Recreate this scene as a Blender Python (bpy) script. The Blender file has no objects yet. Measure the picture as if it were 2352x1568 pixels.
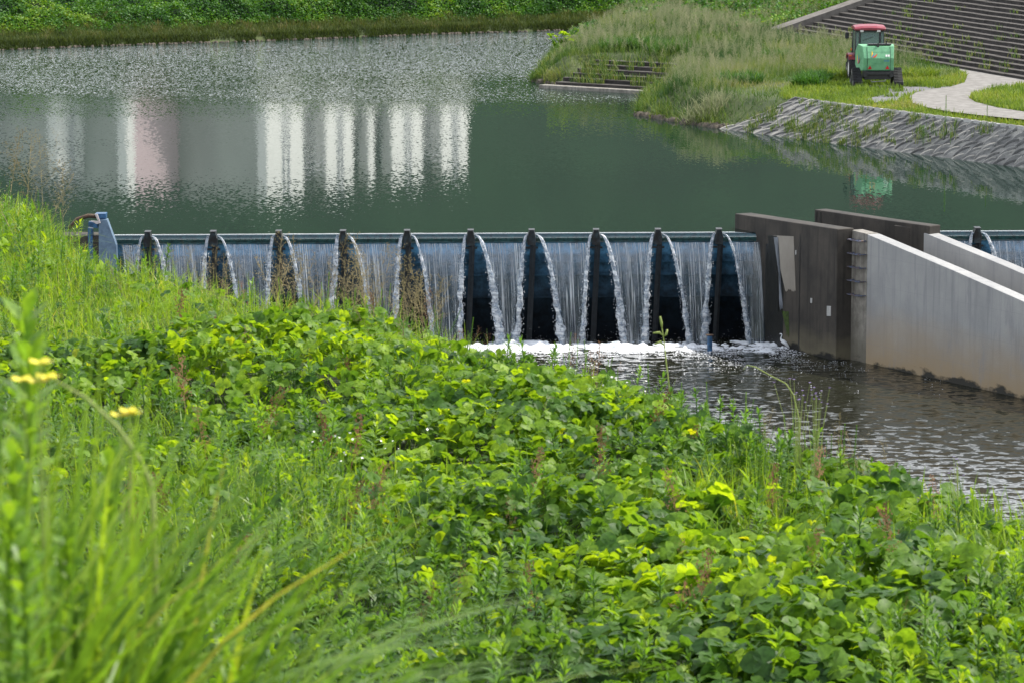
import bpy, math, random
import numpy as np
from mathutils import Vector, Matrix
random.seed(7)
RNG = np.random.default_rng(11)
scene = bpy.context.scene
COL = scene.collection

# ------------------------------------------------------------------ camera
F_PX, HORIZON, CX, CY, EYE = 8615.0, -498.0, 1176.0, 784.0, 14.4     # in pixels of a 2352 wide view
PITCH = math.atan((CY - HORIZON) / F_PX)
cam = bpy.data.cameras.new('camera')
cam.sensor_width = 36.0
cam.lens = F_PX / 2352 * 36.0
cam.clip_start, cam.clip_end = 0.3, 6000
cam.dof.use_dof = True
cam.dof.focus_distance = 115.0
cam.dof.aperture_fstop = 11.0
cam_ob = bpy.data.objects.new('camera', cam)
COL.objects.link(cam_ob)
cam_ob.location = (0, 0, EYE)
cam_ob.rotation_euler = (math.radians(90) - PITCH, 0, 0)
scene.camera = cam_ob

# ------------------------------------------------------------------ sky, sun, exposure
SUN_EL, SUN_AZ = math.radians(54), math.radians(70)      # azimuth from +Y towards +X
sdir = Vector((math.cos(SUN_EL) * math.sin(SUN_AZ), math.cos(SUN_EL) * math.cos(SUN_AZ), math.sin(SUN_EL)))
world = bpy.data.worlds.new('World'); scene.world = world; world.use_nodes = True
wn, wl = world.node_tree.nodes, world.node_tree.links
wn.clear()
wo = wn.new('ShaderNodeOutputWorld'); bg = wn.new('ShaderNodeBackground')
sky = wn.new('ShaderNodeTexSky'); sky.sky_type = 'NISHITA'; sky.sun_disc = False
sky.sun_elevation, sky.sun_rotation = SUN_EL, SUN_AZ
sky.dust_density = 2.5; sky.air_density = 1.2
geo = wn.new('ShaderNodeTexCoord'); mp = wn.new('ShaderNodeMapping'); mp.inputs['Scale'].default_value = (1, 1, 3.0)
nz = wn.new('ShaderNodeTexNoise'); nz.inputs['Scale'].default_value = 2.2; nz.inputs['Detail'].default_value = 7
cr = wn.new('ShaderNodeValToRGB'); cr.color_ramp.elements[0].position = .36; cr.color_ramp.elements[1].position = .58
mx = wn.new('ShaderNodeMix'); mx.data_type = 'RGBA'; mx.inputs['B'].default_value = (25.0, 25.8, 27.0, 1)
wl.new(geo.outputs['Generated'], mp.inputs['Vector']); wl.new(mp.outputs[0], nz.inputs['Vector'])
spz = wn.new('ShaderNodeSeparateXYZ'); wl.new(geo.outputs['Generated'], spz.inputs[0])
band = wn.new('ShaderNodeMapRange'); band.interpolation_type = 'SMOOTHSTEP'; band.inputs['From Min'].default_value = .25; band.inputs['From Max'].default_value = .85
band.inputs['To Min'].default_value = 1.0; band.inputs['To Max'].default_value = .25; wl.new(spz.outputs['Z'], band.inputs['Value'])
bm_ = wn.new('ShaderNodeMath'); bm_.operation = 'MULTIPLY'
wl.new(nz.outputs['Fac'], cr.inputs[0]); wl.new(cr.outputs[0], bm_.inputs[0]); wl.new(band.outputs[0], bm_.inputs[1]); wl.new(bm_.outputs[0], mx.inputs['Factor'])
wl.new(sky.outputs[0], mx.inputs['A']); wl.new(mx.outputs['Result'], bg.inputs['Color'])
bg.inputs['Strength'].default_value = 0.078
wl.new(bg.outputs[0], wo.inputs[0])
sl = bpy.data.lights.new('sun', 'SUN'); sl.energy = 4.7; sl.angle = math.radians(1.0); sl.color = (1.0, 0.95, 0.86)
so = bpy.data.objects.new('sun', sl); COL.objects.link(so)
so.rotation_euler = (-sdir).to_track_quat('-Z', 'Y').to_euler()
so.location = (40, 100, 80)
scene.view_settings.view_transform = 'Standard'; scene.view_settings.look = 'None'
scene.view_settings.exposure = 0.42; scene.view_settings.gamma = 1.0
scene.render.engine = 'CYCLES'
scene.cycles.max_bounces = 8; scene.cycles.transparent_max_bounces = 16
scene.cycles.caustics_reflective = False; scene.cycles.caustics_refractive = False
scene.cycles.sample_clamp_indirect = 6

# ------------------------------------------------------------------ helpers
CP, SP = math.cos(PITCH), math.sin(PITCH)
def P(px, py, z=0.0):
    """where the sight line of photo pixel (px, py) meets the level z: used to measure plan positions"""
    a, b = px - CX, -(py - CY)
    d = (a, F_PX * CP + b * SP, -F_PX * SP + b * CP)
    t = (z - EYE) / d[2]
    return Vector((d[0] * t, d[1] * t, z))

def tag(o, label=None, cat=None, group=None, kind=None):
    if label: o['label'] = label
    if cat: o['category'] = cat
    if group: o['group'] = group
    if kind: o['kind'] = kind
    return o

def empty(name, loc, rz=0.0, **k):
    o = bpy.data.objects.new(name, None); COL.objects.link(o)
    o.location = loc; o.rotation_euler = (0, 0, rz); o.empty_display_size = .3
    return tag(o, **k)

def link(name, me, mats, parent=None):
    o = bpy.data.objects.new(name, me); COL.objects.link(o)
    for m in (mats if isinstance(mats, (list, tuple)) else [mats]): me.materials.append(m)
    if parent: o.parent = parent
    return o

def fast(name, V, Fc, mats, rnd=None, uv=None, smooth=False, parent=None, mi=None):
    """numpy mesh: V (n,3), Fc (m,k); rnd per-vertex float attribute"""
    V = np.asarray(V, np.float32); Fc = np.asarray(Fc, np.int32)
    me = bpy.data.meshes.new(name)
    me.vertices.add(len(V)); me.vertices.foreach_set('co', V.ravel())
    m, k = Fc.shape
    me.loops.add(m * k); me.loops.foreach_set('vertex_index', Fc.ravel())
    me.polygons.add(m); me.polygons.foreach_set('loop_start', np.arange(0, m * k, k, dtype=np.int32))
    me.polygons.foreach_set('loop_total', np.full(m, k, np.int32))
    if smooth: me.polygons.foreach_set('use_smooth', np.ones(m, bool))
    if mi is not None: me.polygons.foreach_set('material_index', np.asarray(mi, np.int32))
    if rnd is not None:
        at = me.attributes.new('rnd', 'FLOAT', 'POINT'); at.data.foreach_set('value', np.asarray(rnd, np.float32))
    if uv is not None:
        l = me.uv_layers.new(name='UVMap'); l.data.foreach_set('uv', np.asarray(uv, np.float32)[Fc.ravel()].ravel())
    me.update(calc_edges=True); me.validate()
    return link(name, me, mats, parent)

class MB:
    """collects shapes into one mesh"""
    def __init__(s): s.v = []; s.f = []; s.m = []; s.mi = 0
    def add(s, vs, fs):
        n = len(s.v); s.v += [tuple(v) for v in vs]; s.f += [tuple(i + n for i in f) for f in fs]; s.m += [s.mi] * len(fs)
    def box(s, c, size, rot=None, taper=(1, 1)):
        hx, hy, hz = size[0] / 2, size[1] / 2, size[2] / 2
        vs = []
        for z, t in ((-hz, (1, 1)), (hz, taper)):
            for x, y in ((-hx, -hy), (hx, -hy), (hx, hy), (-hx, hy)):
                v = Vector((x * t[0], y * t[1], z))
                if rot is not None: v = rot @ v
                vs.append(v + Vector(c))
        s.add(vs, [(3, 2, 1, 0), (4, 5, 6, 7), (0, 1, 5, 4), (1, 2, 6, 5), (2, 3, 7, 6), (3, 0, 4, 7)])
        return s
    def bar(s, a, b, w, h=None):
        a, b = Vector(a), Vector(b); d = b - a
        q = d.to_track_quat('Z', 'Y').to_matrix()
        return s.box((a + b) / 2, (w, h or w, d.length), q)
    def tube(s, pts, rad, n=8, squash=1.0, cap=True):
        pts = [Vector(p) for p in pts]
        if not isinstance(rad, (list, tuple)): rad = [rad] * len(pts)
        up = None; vs = []
        for i, p in enumerate(pts):
            t = (pts[min(i + 1, len(pts) - 1)] - pts[max(i - 1, 0)]).normalized()
            if up is None:
                up = Vector((0, 1, 0)) if abs(t.y) < .9 else Vector((1, 0, 0))
            a = t.cross(up).normalized(); b = a.cross(t).normalized(); up = b
            for k in range(n):
                w = 2 * math.pi * k / n
                vs.append(p + a * math.cos(w) * rad[i] + b * math.sin(w) * rad[i] * squash)
        fs = []
        for i in range(len(pts) - 1):
            for k in range(n):
                fs.append((i * n + k, i * n + (k + 1) % n, (i + 1) * n + (k + 1) % n, (i + 1) * n + k))
        if cap:
            fs.append(tuple(range(n))[::-1]); fs.append(tuple((len(pts) - 1) * n + k for k in range(n)))
        s.add(vs, fs); return s
    def prism(s, poly, z0, z1):
        """poly in plan, z1 may be a list"""
        n = len(poly); zt = z1 if isinstance(z1, (list, tuple)) else [z1] * n
        vs = [(x, y, z0) for x, y in poly] + [(p[0], p[1], z) for p, z in zip(poly, zt)]
        fs = [tuple(range(n))[::-1], tuple(range(n, 2 * n))] + [(i, (i + 1) % n, n + (i + 1) % n, n + i) for i in range(n)]
        s.add(vs, fs); return s
    def extr(s, prof, x0, x1):
        """prof = list of (y, z), extruded along x"""
        n = len(prof)
        vs = [(x0, y, z) for y, z in prof] + [(x1, y, z) for y, z in prof]
        fs = [tuple(range(n)), tuple(range(n, 2 * n))[::-1]] + [(i, n + i, n + (i + 1) % n, (i + 1) % n) for i in range(n)]
        s.add(vs, fs); return s
    def build(s, name, mats, parent=None, smooth=False, bevel=0.0, sub=0):
        import bmesh
        me = bpy.data.meshes.new(name); me.from_pydata(s.v, [], s.f)
        me.polygons.foreach_set('material_index', s.m)
        bm = bmesh.new(); bm.from_mesh(me)
        bmesh.ops.recalc_face_normals(bm, faces=bm.faces)
        if bevel:
            bmesh.ops.bevel(bm, geom=[e for e in bm.edges if e.calc_face_angle(0) > .5], offset=bevel, segments=2, profile=.5, affect='EDGES')
        bm.to_mesh(me); bm.free()
        if smooth: me.polygons.foreach_set('use_smooth', [True] * len(me.polygons))
        me.update()
        o = link(name, me, mats, parent)
        if sub:
            m = o.modifiers.new('s', 'SUBSURF'); m.levels = m.render_levels = sub
        return o

def _hash(ix, iy, seed):
    h = (ix.astype(np.int64) * 374761393 + iy.astype(np.int64) * 668265263 + seed * 1442695041) & 0x7fffffff
    h = ((h ^ (h >> 13)) * 1274126177) & 0x7fffffff
    return ((h ^ (h >> 16)) & 0xffff) / 65535.0
def noise2(x, y, seed=0):
    x = np.asarray(x, float); y = np.asarray(y, float)
    ix, iy = np.floor(x), np.floor(y); fx, fy = x - ix, y - iy
    fx = fx * fx * (3 - 2 * fx); fy = fy * fy * (3 - 2 * fy)
    a = _hash(ix, iy, seed); b = _hash(ix + 1, iy, seed); c = _hash(ix, iy + 1, seed); d = _hash(ix + 1, iy + 1, seed)
    return (a * (1 - fx) + b * fx) * (1 - fy) + (c * (1 - fx) + d * fx) * fy
def fbm(x, y, seed=0, oct=4):
    s, a, t = 0, .5, 0
    for i in range(oct):
        s = s + a * noise2(np.asarray(x) * 2 ** i, np.asarray(y) * 2 ** i, seed + i * 17); t += a; a *= .5
    return s / t
def inpoly(x, y, poly):
    x = np.asarray(x, float); y = np.asarray(y, float); r = np.zeros(x.shape, bool); n = len(poly)
    for i in range(n):
        (x1, y1), (x2, y2) = poly[i][:2], poly[(i + 1) % n][:2]
        if y1 == y2: continue
        c = ((y1 > y) != (y2 > y)) & (x < (x2 - x1) * (y - y1) / (y2 - y1) + x1); r ^= c
    return r
def polydist(x, y, poly, closed=True):
    x = np.asarray(x, float); y = np.asarray(y, float); d = np.full(x.shape, 1e9); n = len(poly)
    for i in range(n if closed else n - 1):
        (x1, y1), (x2, y2) = poly[i][:2], poly[(i + 1) % n][:2]
        dx, dy = x2 - x1, y2 - y1
        t = np.clip(((x - x1) * dx + (y - y1) * dy) / (dx * dx + dy * dy + 1e-12), 0, 1)
        d = np.minimum(d, np.hypot(x - x1 - t * dx, y - y1 - t * dy))
    return d
def gridmesh(name, xs, ys, zf, mat, smooth=True, keep=None):
    X, Y = np.meshgrid(xs, ys); Z = zf(X, Y)
    V = np.stack([X.ravel(), Y.ravel(), Z.ravel()], 1); nx, ny = len(xs), len(ys)
    i = (np.arange(ny - 1)[:, None] * nx + np.arange(nx - 1)[None, :]).ravel()
    Fc = np.stack([i, i + 1, i + nx + 1, i + nx], 1)
    if keep is not None:
        c = V[Fc].mean(1); Fc = Fc[keep(c[:, 0], c[:, 1])]
        used, inv = np.unique(Fc, return_inverse=True); V = V[used]; Fc = inv.reshape(Fc.shape)
    return fast(name, V, Fc, mat, smooth=smooth)

# ------------------------------------------------------------------ materials
def mat(name):
    m = bpy.data.materials.new(name); m.use_nodes = True; nt = m.node_tree; nt.nodes.clear()
    return m, nt.nodes, nt.links, nt.nodes.new('ShaderNodeOutputMaterial')
def ramp(N, stops):
    r = N.new('ShaderNodeValToRGB'); e = r.color_ramp.elements
    while len(e) > 1: e.remove(e[-1])
    e[0].position = stops[0][0]; e[0].color = (*stops[0][1], 1)
    for p, c in stops[1:]:
        x = e.new(p); x.color = (*c, 1)
    return r
def simple(name, c1, c2=None, scale=3.0, rough=.8, bump=.0, metallic=0., stretch=(1, 1, 1), detail=6, spec=.5, lo=.35, hi=.65, bscale=None):
    m, N, L, out = mat(name)
    b = N.new('ShaderNodeBsdfPrincipled'); b.inputs['Roughness'].default_value = rough; b.inputs['Metallic'].default_value = metallic
    b.inputs['Specular IOR Level'].default_value = spec
    L.new(b.outputs[0], out.inputs[0])
    tc = N.new('ShaderNodeTexCoord'); mp = N.new('ShaderNodeMapping'); mp.inputs['Scale'].default_value = stretch
    L.new(tc.outputs['Object'], mp.inputs[0])
    n = N.new('ShaderNodeTexNoise'); n.inputs['Scale'].default_value = scale; n.inputs['Detail'].default_value = detail; n.inputs['Roughness'].default_value = .65
    L.new(mp.outputs[0], n.inputs['Vector'])
    c2 = c2 or tuple(x * .7 for x in c1)
    r = ramp(N, [(lo, c2), (hi, c1)]); L.new(n.outputs['Fac'], r.inputs[0]); L.new(r.outputs[0], b.inputs['Base Color'])
    if bump:
        n2 = N.new('ShaderNodeTexNoise'); n2.inputs['Scale'].default_value = bscale or scale * 4; n2.inputs['Detail'].default_value = 5
        L.new(mp.outputs[0], n2.inputs['Vector'])
        bp = N.new('ShaderNodeBump'); bp.inputs['Strength'].default_value = bump; bp.inputs['Distance'].default_value = .03
        L.new(n2.outputs['Fac'], bp.inputs['Height']); L.new(bp.outputs[0], b.inputs['Normal'])
    return m
def leafmat(name, stops, trans=.45, rough=.45, tint=(1.25, 1.2, .35)):
    """stops over the per-leaf attribute rnd"""
    m, N, L, out = mat(name)
    a = N.new('ShaderNodeAttribute'); a.attribute_name = 'rnd'
    r0_ = ramp(N, stops); L.new(a.outputs['Fac'], r0_.inputs[0])
    gm = N.new('ShaderNodeNewGeometry'); nm = N.new('ShaderNodeTexNoise'); nm.inputs['Scale'].default_value = 34; nm.inputs['Detail'].default_value = 3; L.new(gm.outputs['Position'], nm.inputs['Vector'])
    rm = ramp(N, [(.3, (.62, .66, .6)), (.7, (1.25, 1.2, 1.2))]); L.new(nm.outputs['Fac'], rm.inputs[0])
    r = N.new('ShaderNodeMix'); r.data_type = 'RGBA'; r.blend_type = 'MULTIPLY'; r.inputs['Factor'].default_value = 1; L.new(r0_.outputs[0], r.inputs['A']); L.new(rm.outputs[0], r.inputs['B'])
    b = N.new('ShaderNodeBsdfPrincipled'); b.inputs['Roughness'].default_value = rough; b.inputs['Specular IOR Level'].default_value = .3
    t = N.new('ShaderNodeBsdfTranslucent'); mul = N.new('ShaderNodeMix'); mul.data_type = 'RGBA'; mul.blend_type = 'MULTIPLY'
    mul.inputs['Factor'].default_value = 1; mul.inputs['B'].default_value = (*tint, 1)
    L.new(r.outputs['Result'], mul.inputs['A']); L.new(mul.outputs['Result'], t.inputs['Color']); L.new(r.outputs['Result'], b.inputs['Base Color'])
    s = N.new('ShaderNodeMixShader'); s.inputs[0].default_value = trans
    L.new(b.outputs[0], s.inputs[1]); L.new(t.outputs[0], s.inputs[2]); L.new(s.outputs[0], out.inputs[0])
    return m

def watermat(name, base, sx, sy, amp_nodes, rough=.03, detail=4):
    m, N, L, out = mat(name)
    b = N.new('ShaderNodeBsdfPrincipled'); b.inputs['Base Color'].default_value = (*base, 1)
    b.inputs['Roughness'].default_value = rough; b.inputs['IOR'].default_value = 1.33
    L.new(b.outputs[0], out.inputs[0])
    g = N.new('ShaderNodeNewGeometry')
    def perturb(scale, det, amp_socket_or_val, seedoff):
        mp = N.new('ShaderNodeMapping'); mp.inputs['Scale'].default_value = (sx * scale, sy * scale, 1); mp.inputs['Location'].default_value = (seedoff, seedoff * .7, 0)
        L.new(g.outputs['Position'], mp.inputs[0])
        n = N.new('ShaderNodeTexNoise'); n.inputs['Scale'].default_value = 1; n.inputs['Detail'].default_value = det; n.inputs['Roughness'].default_value = .55
        L.new(mp.outputs[0], n.inputs['Vector'])
        sb = N.new('ShaderNodeVectorMath'); sb.operation = 'SUBTRACT'; sb.inputs[1].default_value = (.5, .5, .5); L.new(n.outputs['Color'], sb.inputs[0])
        mu = N.new('ShaderNodeVectorMath'); mu.operation = 'SCALE'; L.new(sb.outputs[0], mu.inputs[0])
        if isinstance(amp_socket_or_val, float): mu.inputs['Scale'].default_value = amp_socket_or_val
        else: L.new(amp_socket_or_val, mu.inputs['Scale'])
        return mu.outputs[0]
    vecs = amp_nodes(N, L, g, perturb)
    acc = vecs[0]
    for v in vecs[1:]:
        ad = N.new('ShaderNodeVectorMath'); ad.operation = 'ADD'; L.new(acc, ad.inputs[0]); L.new(v, ad.inputs[1]); acc = ad.outputs[0]
    fl = N.new('ShaderNodeVectorMath'); fl.operation = 'MULTIPLY'; fl.inputs[1].default_value = (1, 1, 0); L.new(acc, fl.inputs[0])
    up = N.new('ShaderNodeVectorMath'); up.operation = 'ADD'; up.inputs[1].default_value = (0, 0, 1); L.new(fl.outputs[0], up.inputs[0])
    no = N.new('ShaderNodeVectorMath'); no.operation = 'NORMALIZE'; L.new(up.outputs[0], no.inputs[0])
    L.new(no.outputs[0], b.inputs['Normal'])
    return m

def upper_amp(N, L, g, perturb):
    sp = N.new('ShaderNodeSeparateXYZ'); L.new(g.outputs['Position'], sp.inputs[0])
    # gusts: broad patches of wind ripple, stronger up the reach
    mp = N.new('ShaderNodeMapping'); mp.inputs['Scale'].default_value = (.035, .09, 1); L.new(g.outputs['Position'], mp.inputs[0])
    n = N.new('ShaderNodeTexNoise'); n.inputs['Scale'].default_value = 1; n.inputs['Detail'].default_value = 3; L.new(mp.outputs[0], n.inputs['Vector'])
    sc = N.new('ShaderNodeMath'); sc.operation = 'MULTIPLY_ADD'; sc.inputs[1].default_value = 36; L.new(n.outputs['Fac'], sc.inputs[0]); L.new(sp.outputs['Y'], sc.inputs[2])
    r1 = N.new('ShaderNodeMapRange'); r1.interpolation_type = 'SMOOTHSTEP'
    r1.inputs['From Min'].default_value = 176; r1.inputs['From Max'].default_value = 240; r1.inputs['To Min'].default_value = 0.0; r1.inputs['To Max'].default_value = 1.6
    L.new(sc.outputs[0], r1.inputs['Value'])
    r2 = N.new('ShaderNodeMapRange'); r2.interpolation_type = 'SMOOTHSTEP'
    r2.inputs['From Min'].default_value = 158; r2.inputs['From Max'].default_value = 205; r2.inputs['To Min'].default_value = .032; r2.inputs['To Max'].default_value = .26
    L.new(sc.outputs[0], r2.inputs['Value'])
    r3 = N.new('ShaderNodeMapRange'); r3.interpolation_type = 'SMOOTHSTEP'
    r3.inputs['From Min'].default_value = 182; r3.inputs['From Max'].default_value = 242; r3.inputs['To Min'].default_value = 0.0; r3.inputs['To Max'].default_value = .62
    L.new(sc.outputs[0], r3.inputs['Value'])
    return [perturb(3.2, 2.0, r1.outputs[0], 3.0), perturb(1.1, 2.0, r3.outputs[0], 7.0), perturb(1.6, 3.0, r2.outputs[0], 13.0)]
M = {}
M['upper'] = watermat('pool_water', (.006, .024, .015), 6.0, 2.2, upper_amp, .025)
def lower_amp(N, L, g, perturb):
    return [perturb(.9, 1.0, .72, 3.0), perturb(2.6, 1.5, .26, 9.0)]
M['lower'] = watermat('tail_water', (.020, .021, .013), 2.3, 3.0, lower_amp, .10)

# kinds of leaf
M['kudzu'] = leafmat('kudzu_leaf', [(0, (.040, .105, .030)), (.3, (.075, .175, .032)), (.6, (.16, .30, .032)), (.88, (.28, .44, .03)), (1, (.46, .46, .04))], .55, .48, (1.75, 1.5, .35))
M['grass'] = leafmat('grass_blade', [(0, (.09, .20, .04)), (.5, (.20, .35, .04)), (.85, (.32, .45, .05)), (1, (.48, .46, .14))], .5, .4, (1.3, 1.25, .4))
M['weed'] = leafmat('weed_leaf', [(0, (.06, .15, .035)), (.6, (.15, .30, .045)), (.92, (.26, .42, .05)), (1, (.38, .50, .05))], .5, .4, (1.35, 1.3, .35))
M['dry'] = leafmat('seed_head', [(0, (.20, .16, .08)), (1, (.40, .33, .20))], .3, .8, (1, 1, 1))
M['red'] = leafmat('sorrel_head', [(0, (.20, .09, .05)), (1, (.36, .2, .12))], .3, .8, (1, 1, 1))
M['haygrass'] = leafmat('bank_grass', [(0, (.040, .10, .028)), (.35, (.085, .165, .038)), (.7, (.17, .24, .070)), (1, (.30, .31, .15))], .35, .7)
M['lawn'] = leafmat('short_grass', [(0, (.10, .18, .035)), (.5, (.20, .30, .05)), (.8, (.30, .35, .09)), (1, (.38, .36, .17))], .4, .7)
M['bush'] = leafmat('bank_bush_leaf', [(0, (.025, .085, .020)), (.5, (.065, .18, .03)), (.85, (.13, .28, .04)), (1, (.22, .34, .05))], .35, .55)
M['plume'] = leafmat('plume', [(0, (.22, .27, .13)), (1, (.38, .37, .23))], .4, .8, (1, 1, 1))
M['soil'] = simple('soil', (.03, .045, .015), (.012, .02, .008), 2.5, .95, .5)
M['bank'] = simple('bank_soil', (.085, .11, .035), (.035, .055, .018), .8, .95, .6)
M['forest'] = simple('forest', (.015, .038, .017), (.004, .012, .007), .08, .95, .8, bscale=.5)
M['gravel'] = simple('gravel', (.26, .26, .27), (.10, .10, .11), 30, .9, .8)

# ------------------------------------------------------------------ terrain
LW = -3.5                                            # tail water level
def v2(p): return (p[0], p[1])
SHORE = [v2(P(1380, 75)), v2(P(1275, 128)), v2(P(1222, 188)), v2(P(1276, 194)), v2(P(1496, 208)), v2(P(1478, 232)), v2(P(1466, 264)),
         v2(P(1560, 281)), v2(P(1665, 296)), v2(P(1830, 322)), v2(P(2352, 376)), v2(P(2760, 438)), (33, 121), (40, 108), (60, 40), (260, 40), (260, 260), (60, 243)]
STEP0, STEPE = Vector((13.8, 194.0)), Vector((8.9, -28.0)).normalized()
STEPN = Vector((-STEPE.y, STEPE.x)) * 1.0
if STEPN.x < 0: STEPN = -STEPN
r0, r1 = Vector(P(1640, 297)[:2]), Vector(P(2760, 438)[:2]); re_ = (r1 - r0).normalized(); rn = Vector((-re_.y, re_.x)); rn = rn if rn.x > 0 else -rn
STEPB = [tuple(STEP0 + STEPE * .4 + STEPN * .4), tuple(STEP0 + STEPE * 65 + STEPN * .4), tuple(STEP0 + STEPE * 65 + STEPN * 12), tuple(STEP0 + STEPE * .4 + STEPN * 12)]
LSTEP = [v2(P(1276, 193, .2)), v2(P(1500, 206, .2)), v2(P(1590, 142, 1.2)), v2(P(1345, 131, 1.2))]
GZ = 1.38                                            # level of the flat ground round the tractor
def right_z(x, y):
    ins = inpoly(x, y, SHORE); d = polydist(x, y, SHORE); d = np.where(ins, d, -d)
    slope = np.interp(y, [140, 156, 160, 175], [.95, .55, .62, .75])
    z = np.where(d < 0, np.maximum(-5, .8 * d), np.minimum(slope * d, 1.2 + .05 * np.maximum(d - 2, 0)))
    z = np.minimum(z, GZ)
    tall = np.clip((y - 170) / 20, 0, 1) * np.clip((d - 2.5) / 5, 0, 1)
    s = (x - STEP0.x) * STEPN.x + (y - STEP0.y) * STEPN.y
    z = z + tall * np.clip(-s / 2, 0, 1) * (.35 * fbm(x * .22, y * .22, 5) + .25)
    z = z + np.where(ins, np.clip((s - .6) * .32 , 0, 4.4) - .35 * inpoly(x, y, STEPB), 0)
    ur = (x - r0.x) * re_.x + (y - r0.y) * re_.y; vr = (x - r0.x) * rn.x + (y - r0.y) * rn.y
    z = z - .45 * ((ur > .6) & (vr < np.interp(ur, [0, 4, 18, 30], [2.9, 2.4, 1.15, 1.0]) - .05) & (vr < ur * 1.0 + .2))
    inl = inpoly(x, y, LSTEP) & ins
    near = np.clip(1.0 - polydist(x, y, LSTEP) / .5, 0, 1); near = np.where(inl, 1, near * .6)
    return z - near * .75
FB0 = Vector(P(0, 115)[:2]); FBD = (Vector(P(1400, 66)[:2]) - FB0).normalized(); FBN = Vector((-FBD.y, FBD.x))
def far_d(x, y):
    w = .5 * np.sin(np.asarray(x) * .35) * .5 + .5 * (fbm(np.asarray(x) * .5, np.asarray(x) * .1, 3) - .5)
    return (x - FB0.x) * FBN.x + (y - FB0.y) * FBN.y + w
def far_z(x, y):
    d = far_d(x, y)
    return np.interp(d, [-12, 0, .25, 3.2, 8.5, 60, 90, 400], [-5, -.05, .22, .90, 2.35, 2.35, 3.9, 3.9])
def edge_y(x):
    x = np.asarray(x, float); dip = np.clip((x + 5.9) / .9, 0, 1) * np.clip((-1.2 - x) / 1.5, 0, 1)
    return np.clip(46 - 2.04 * (x + 6.3) - 1.8 * dip, 9, 62)
def near_z(x, y):
    x = np.asarray(x, float); y = np.asarray(y, float); e = edge_y(x)
    z = np.interp(y, [-30, 3, 8.5, 13.5, 90], [13.0, 12.9, 11.6, 9.0, 9.0])
    k = (y - e) * .44                                          # distance past the shoulder
    z = np.where(k > 0, z - .55 * k * 1.2, z)
    z = z + .22 * (fbm(x * .45, y * .45, 8) - .5) + .12 * (fbm(x * 1.7, y * 1.7, 9) - .5)
    return np.maximum(z, -5.5)

o = gridmesh('bank_terrain', np.concatenate([np.arange(-2, 44, .35), np.arange(44, 262, 4)]), np.concatenate([np.arange(60, 130, 2), np.arange(130, 245, .35), np.arange(245, 262, 4)]), right_z, M['bank'])
tag(o, kind='structure')
o = gridmesh('far_bank', np.concatenate([np.arange(-400, -60, 8), np.arange(-60, 40, .6), np.arange(40, 400, 8)]),
             np.concatenate([np.arange(150, 190, 3), np.arange(190, 245, .6), np.arange(245, 420, 8)]), far_z, M['bank'], keep=lambda x, y: far_d(x, y) > -12)
tag(o, kind='structure')
o = gridmesh('near_bank', np.concatenate([np.arange(-80, -12, 2), np.arange(-12, 12, .25), np.arange(12, 120, 2)]), np.concatenate([np.arange(-20, 3, 1.), np.arange(3, 60, .25), np.arange(60, 116, 1)]), near_z, M['soil'],
             keep=lambda x, y: near_z(x, y) > -5.4)
tag(o, kind='structure')
def hill_z(x, y):
    r = np.clip((y - 400) / 130, 0, 1); r = r * r * (3 - 2 * r)
    h = 46 + 24 * fbm(x * .006, y * .004, 21) + 8 * fbm(x * .03, y * .03, 22)
    return 3.8 + r * h * (1 - .15 * np.clip((y - 560) / 200, 0, 1)) + 5 * r * fbm(x * .16, y * .16, 23, 3)
o = gridmesh('hill', np.arange(-420, 460, 5.), np.arange(396, 700, 5.), hill_z, M['forest']); tag(o, kind='structure')
mb = MB(); mb.add([(-3000, -500, -6), (3000, -500, -6), (3000, 4000, -6), (-3000, 4000, -6)], [(0, 1, 2, 3)])
tag(mb.build('ground', M['soil']), kind='structure')

# ------------------------------------------------------------------ water levels
CA, CB = P(262, 541), P(1757, 534)                   # crest of the first bay
CDIR = (CB - CA).normalized()
def crest(x): return CA.y + (x - CA.x) * CDIR.y / CDIR.x
mb = MB(); xr = [-330, CA.x, CB.x, 45, 330]
vs = [(x, crest(x) + .22 if -20 < x < 60 else 120.3, 0) for x in xr] + [(x, 420, 0) for x in xr]
mb.add(vs, [(i, i + 1, i + 6, i + 5) for i in range(4)])
tag(mb.build('upper_water', M['upper']), kind='structure')
mb = MB(); mb.add([(-150, 20, LW), (150, 20, LW), (150, 121.2, LW), (-150, 121.2, LW)], [(0, 1, 2, 3)])
tag(mb.build('lower_water', M['lower']), kind='structure')

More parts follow.
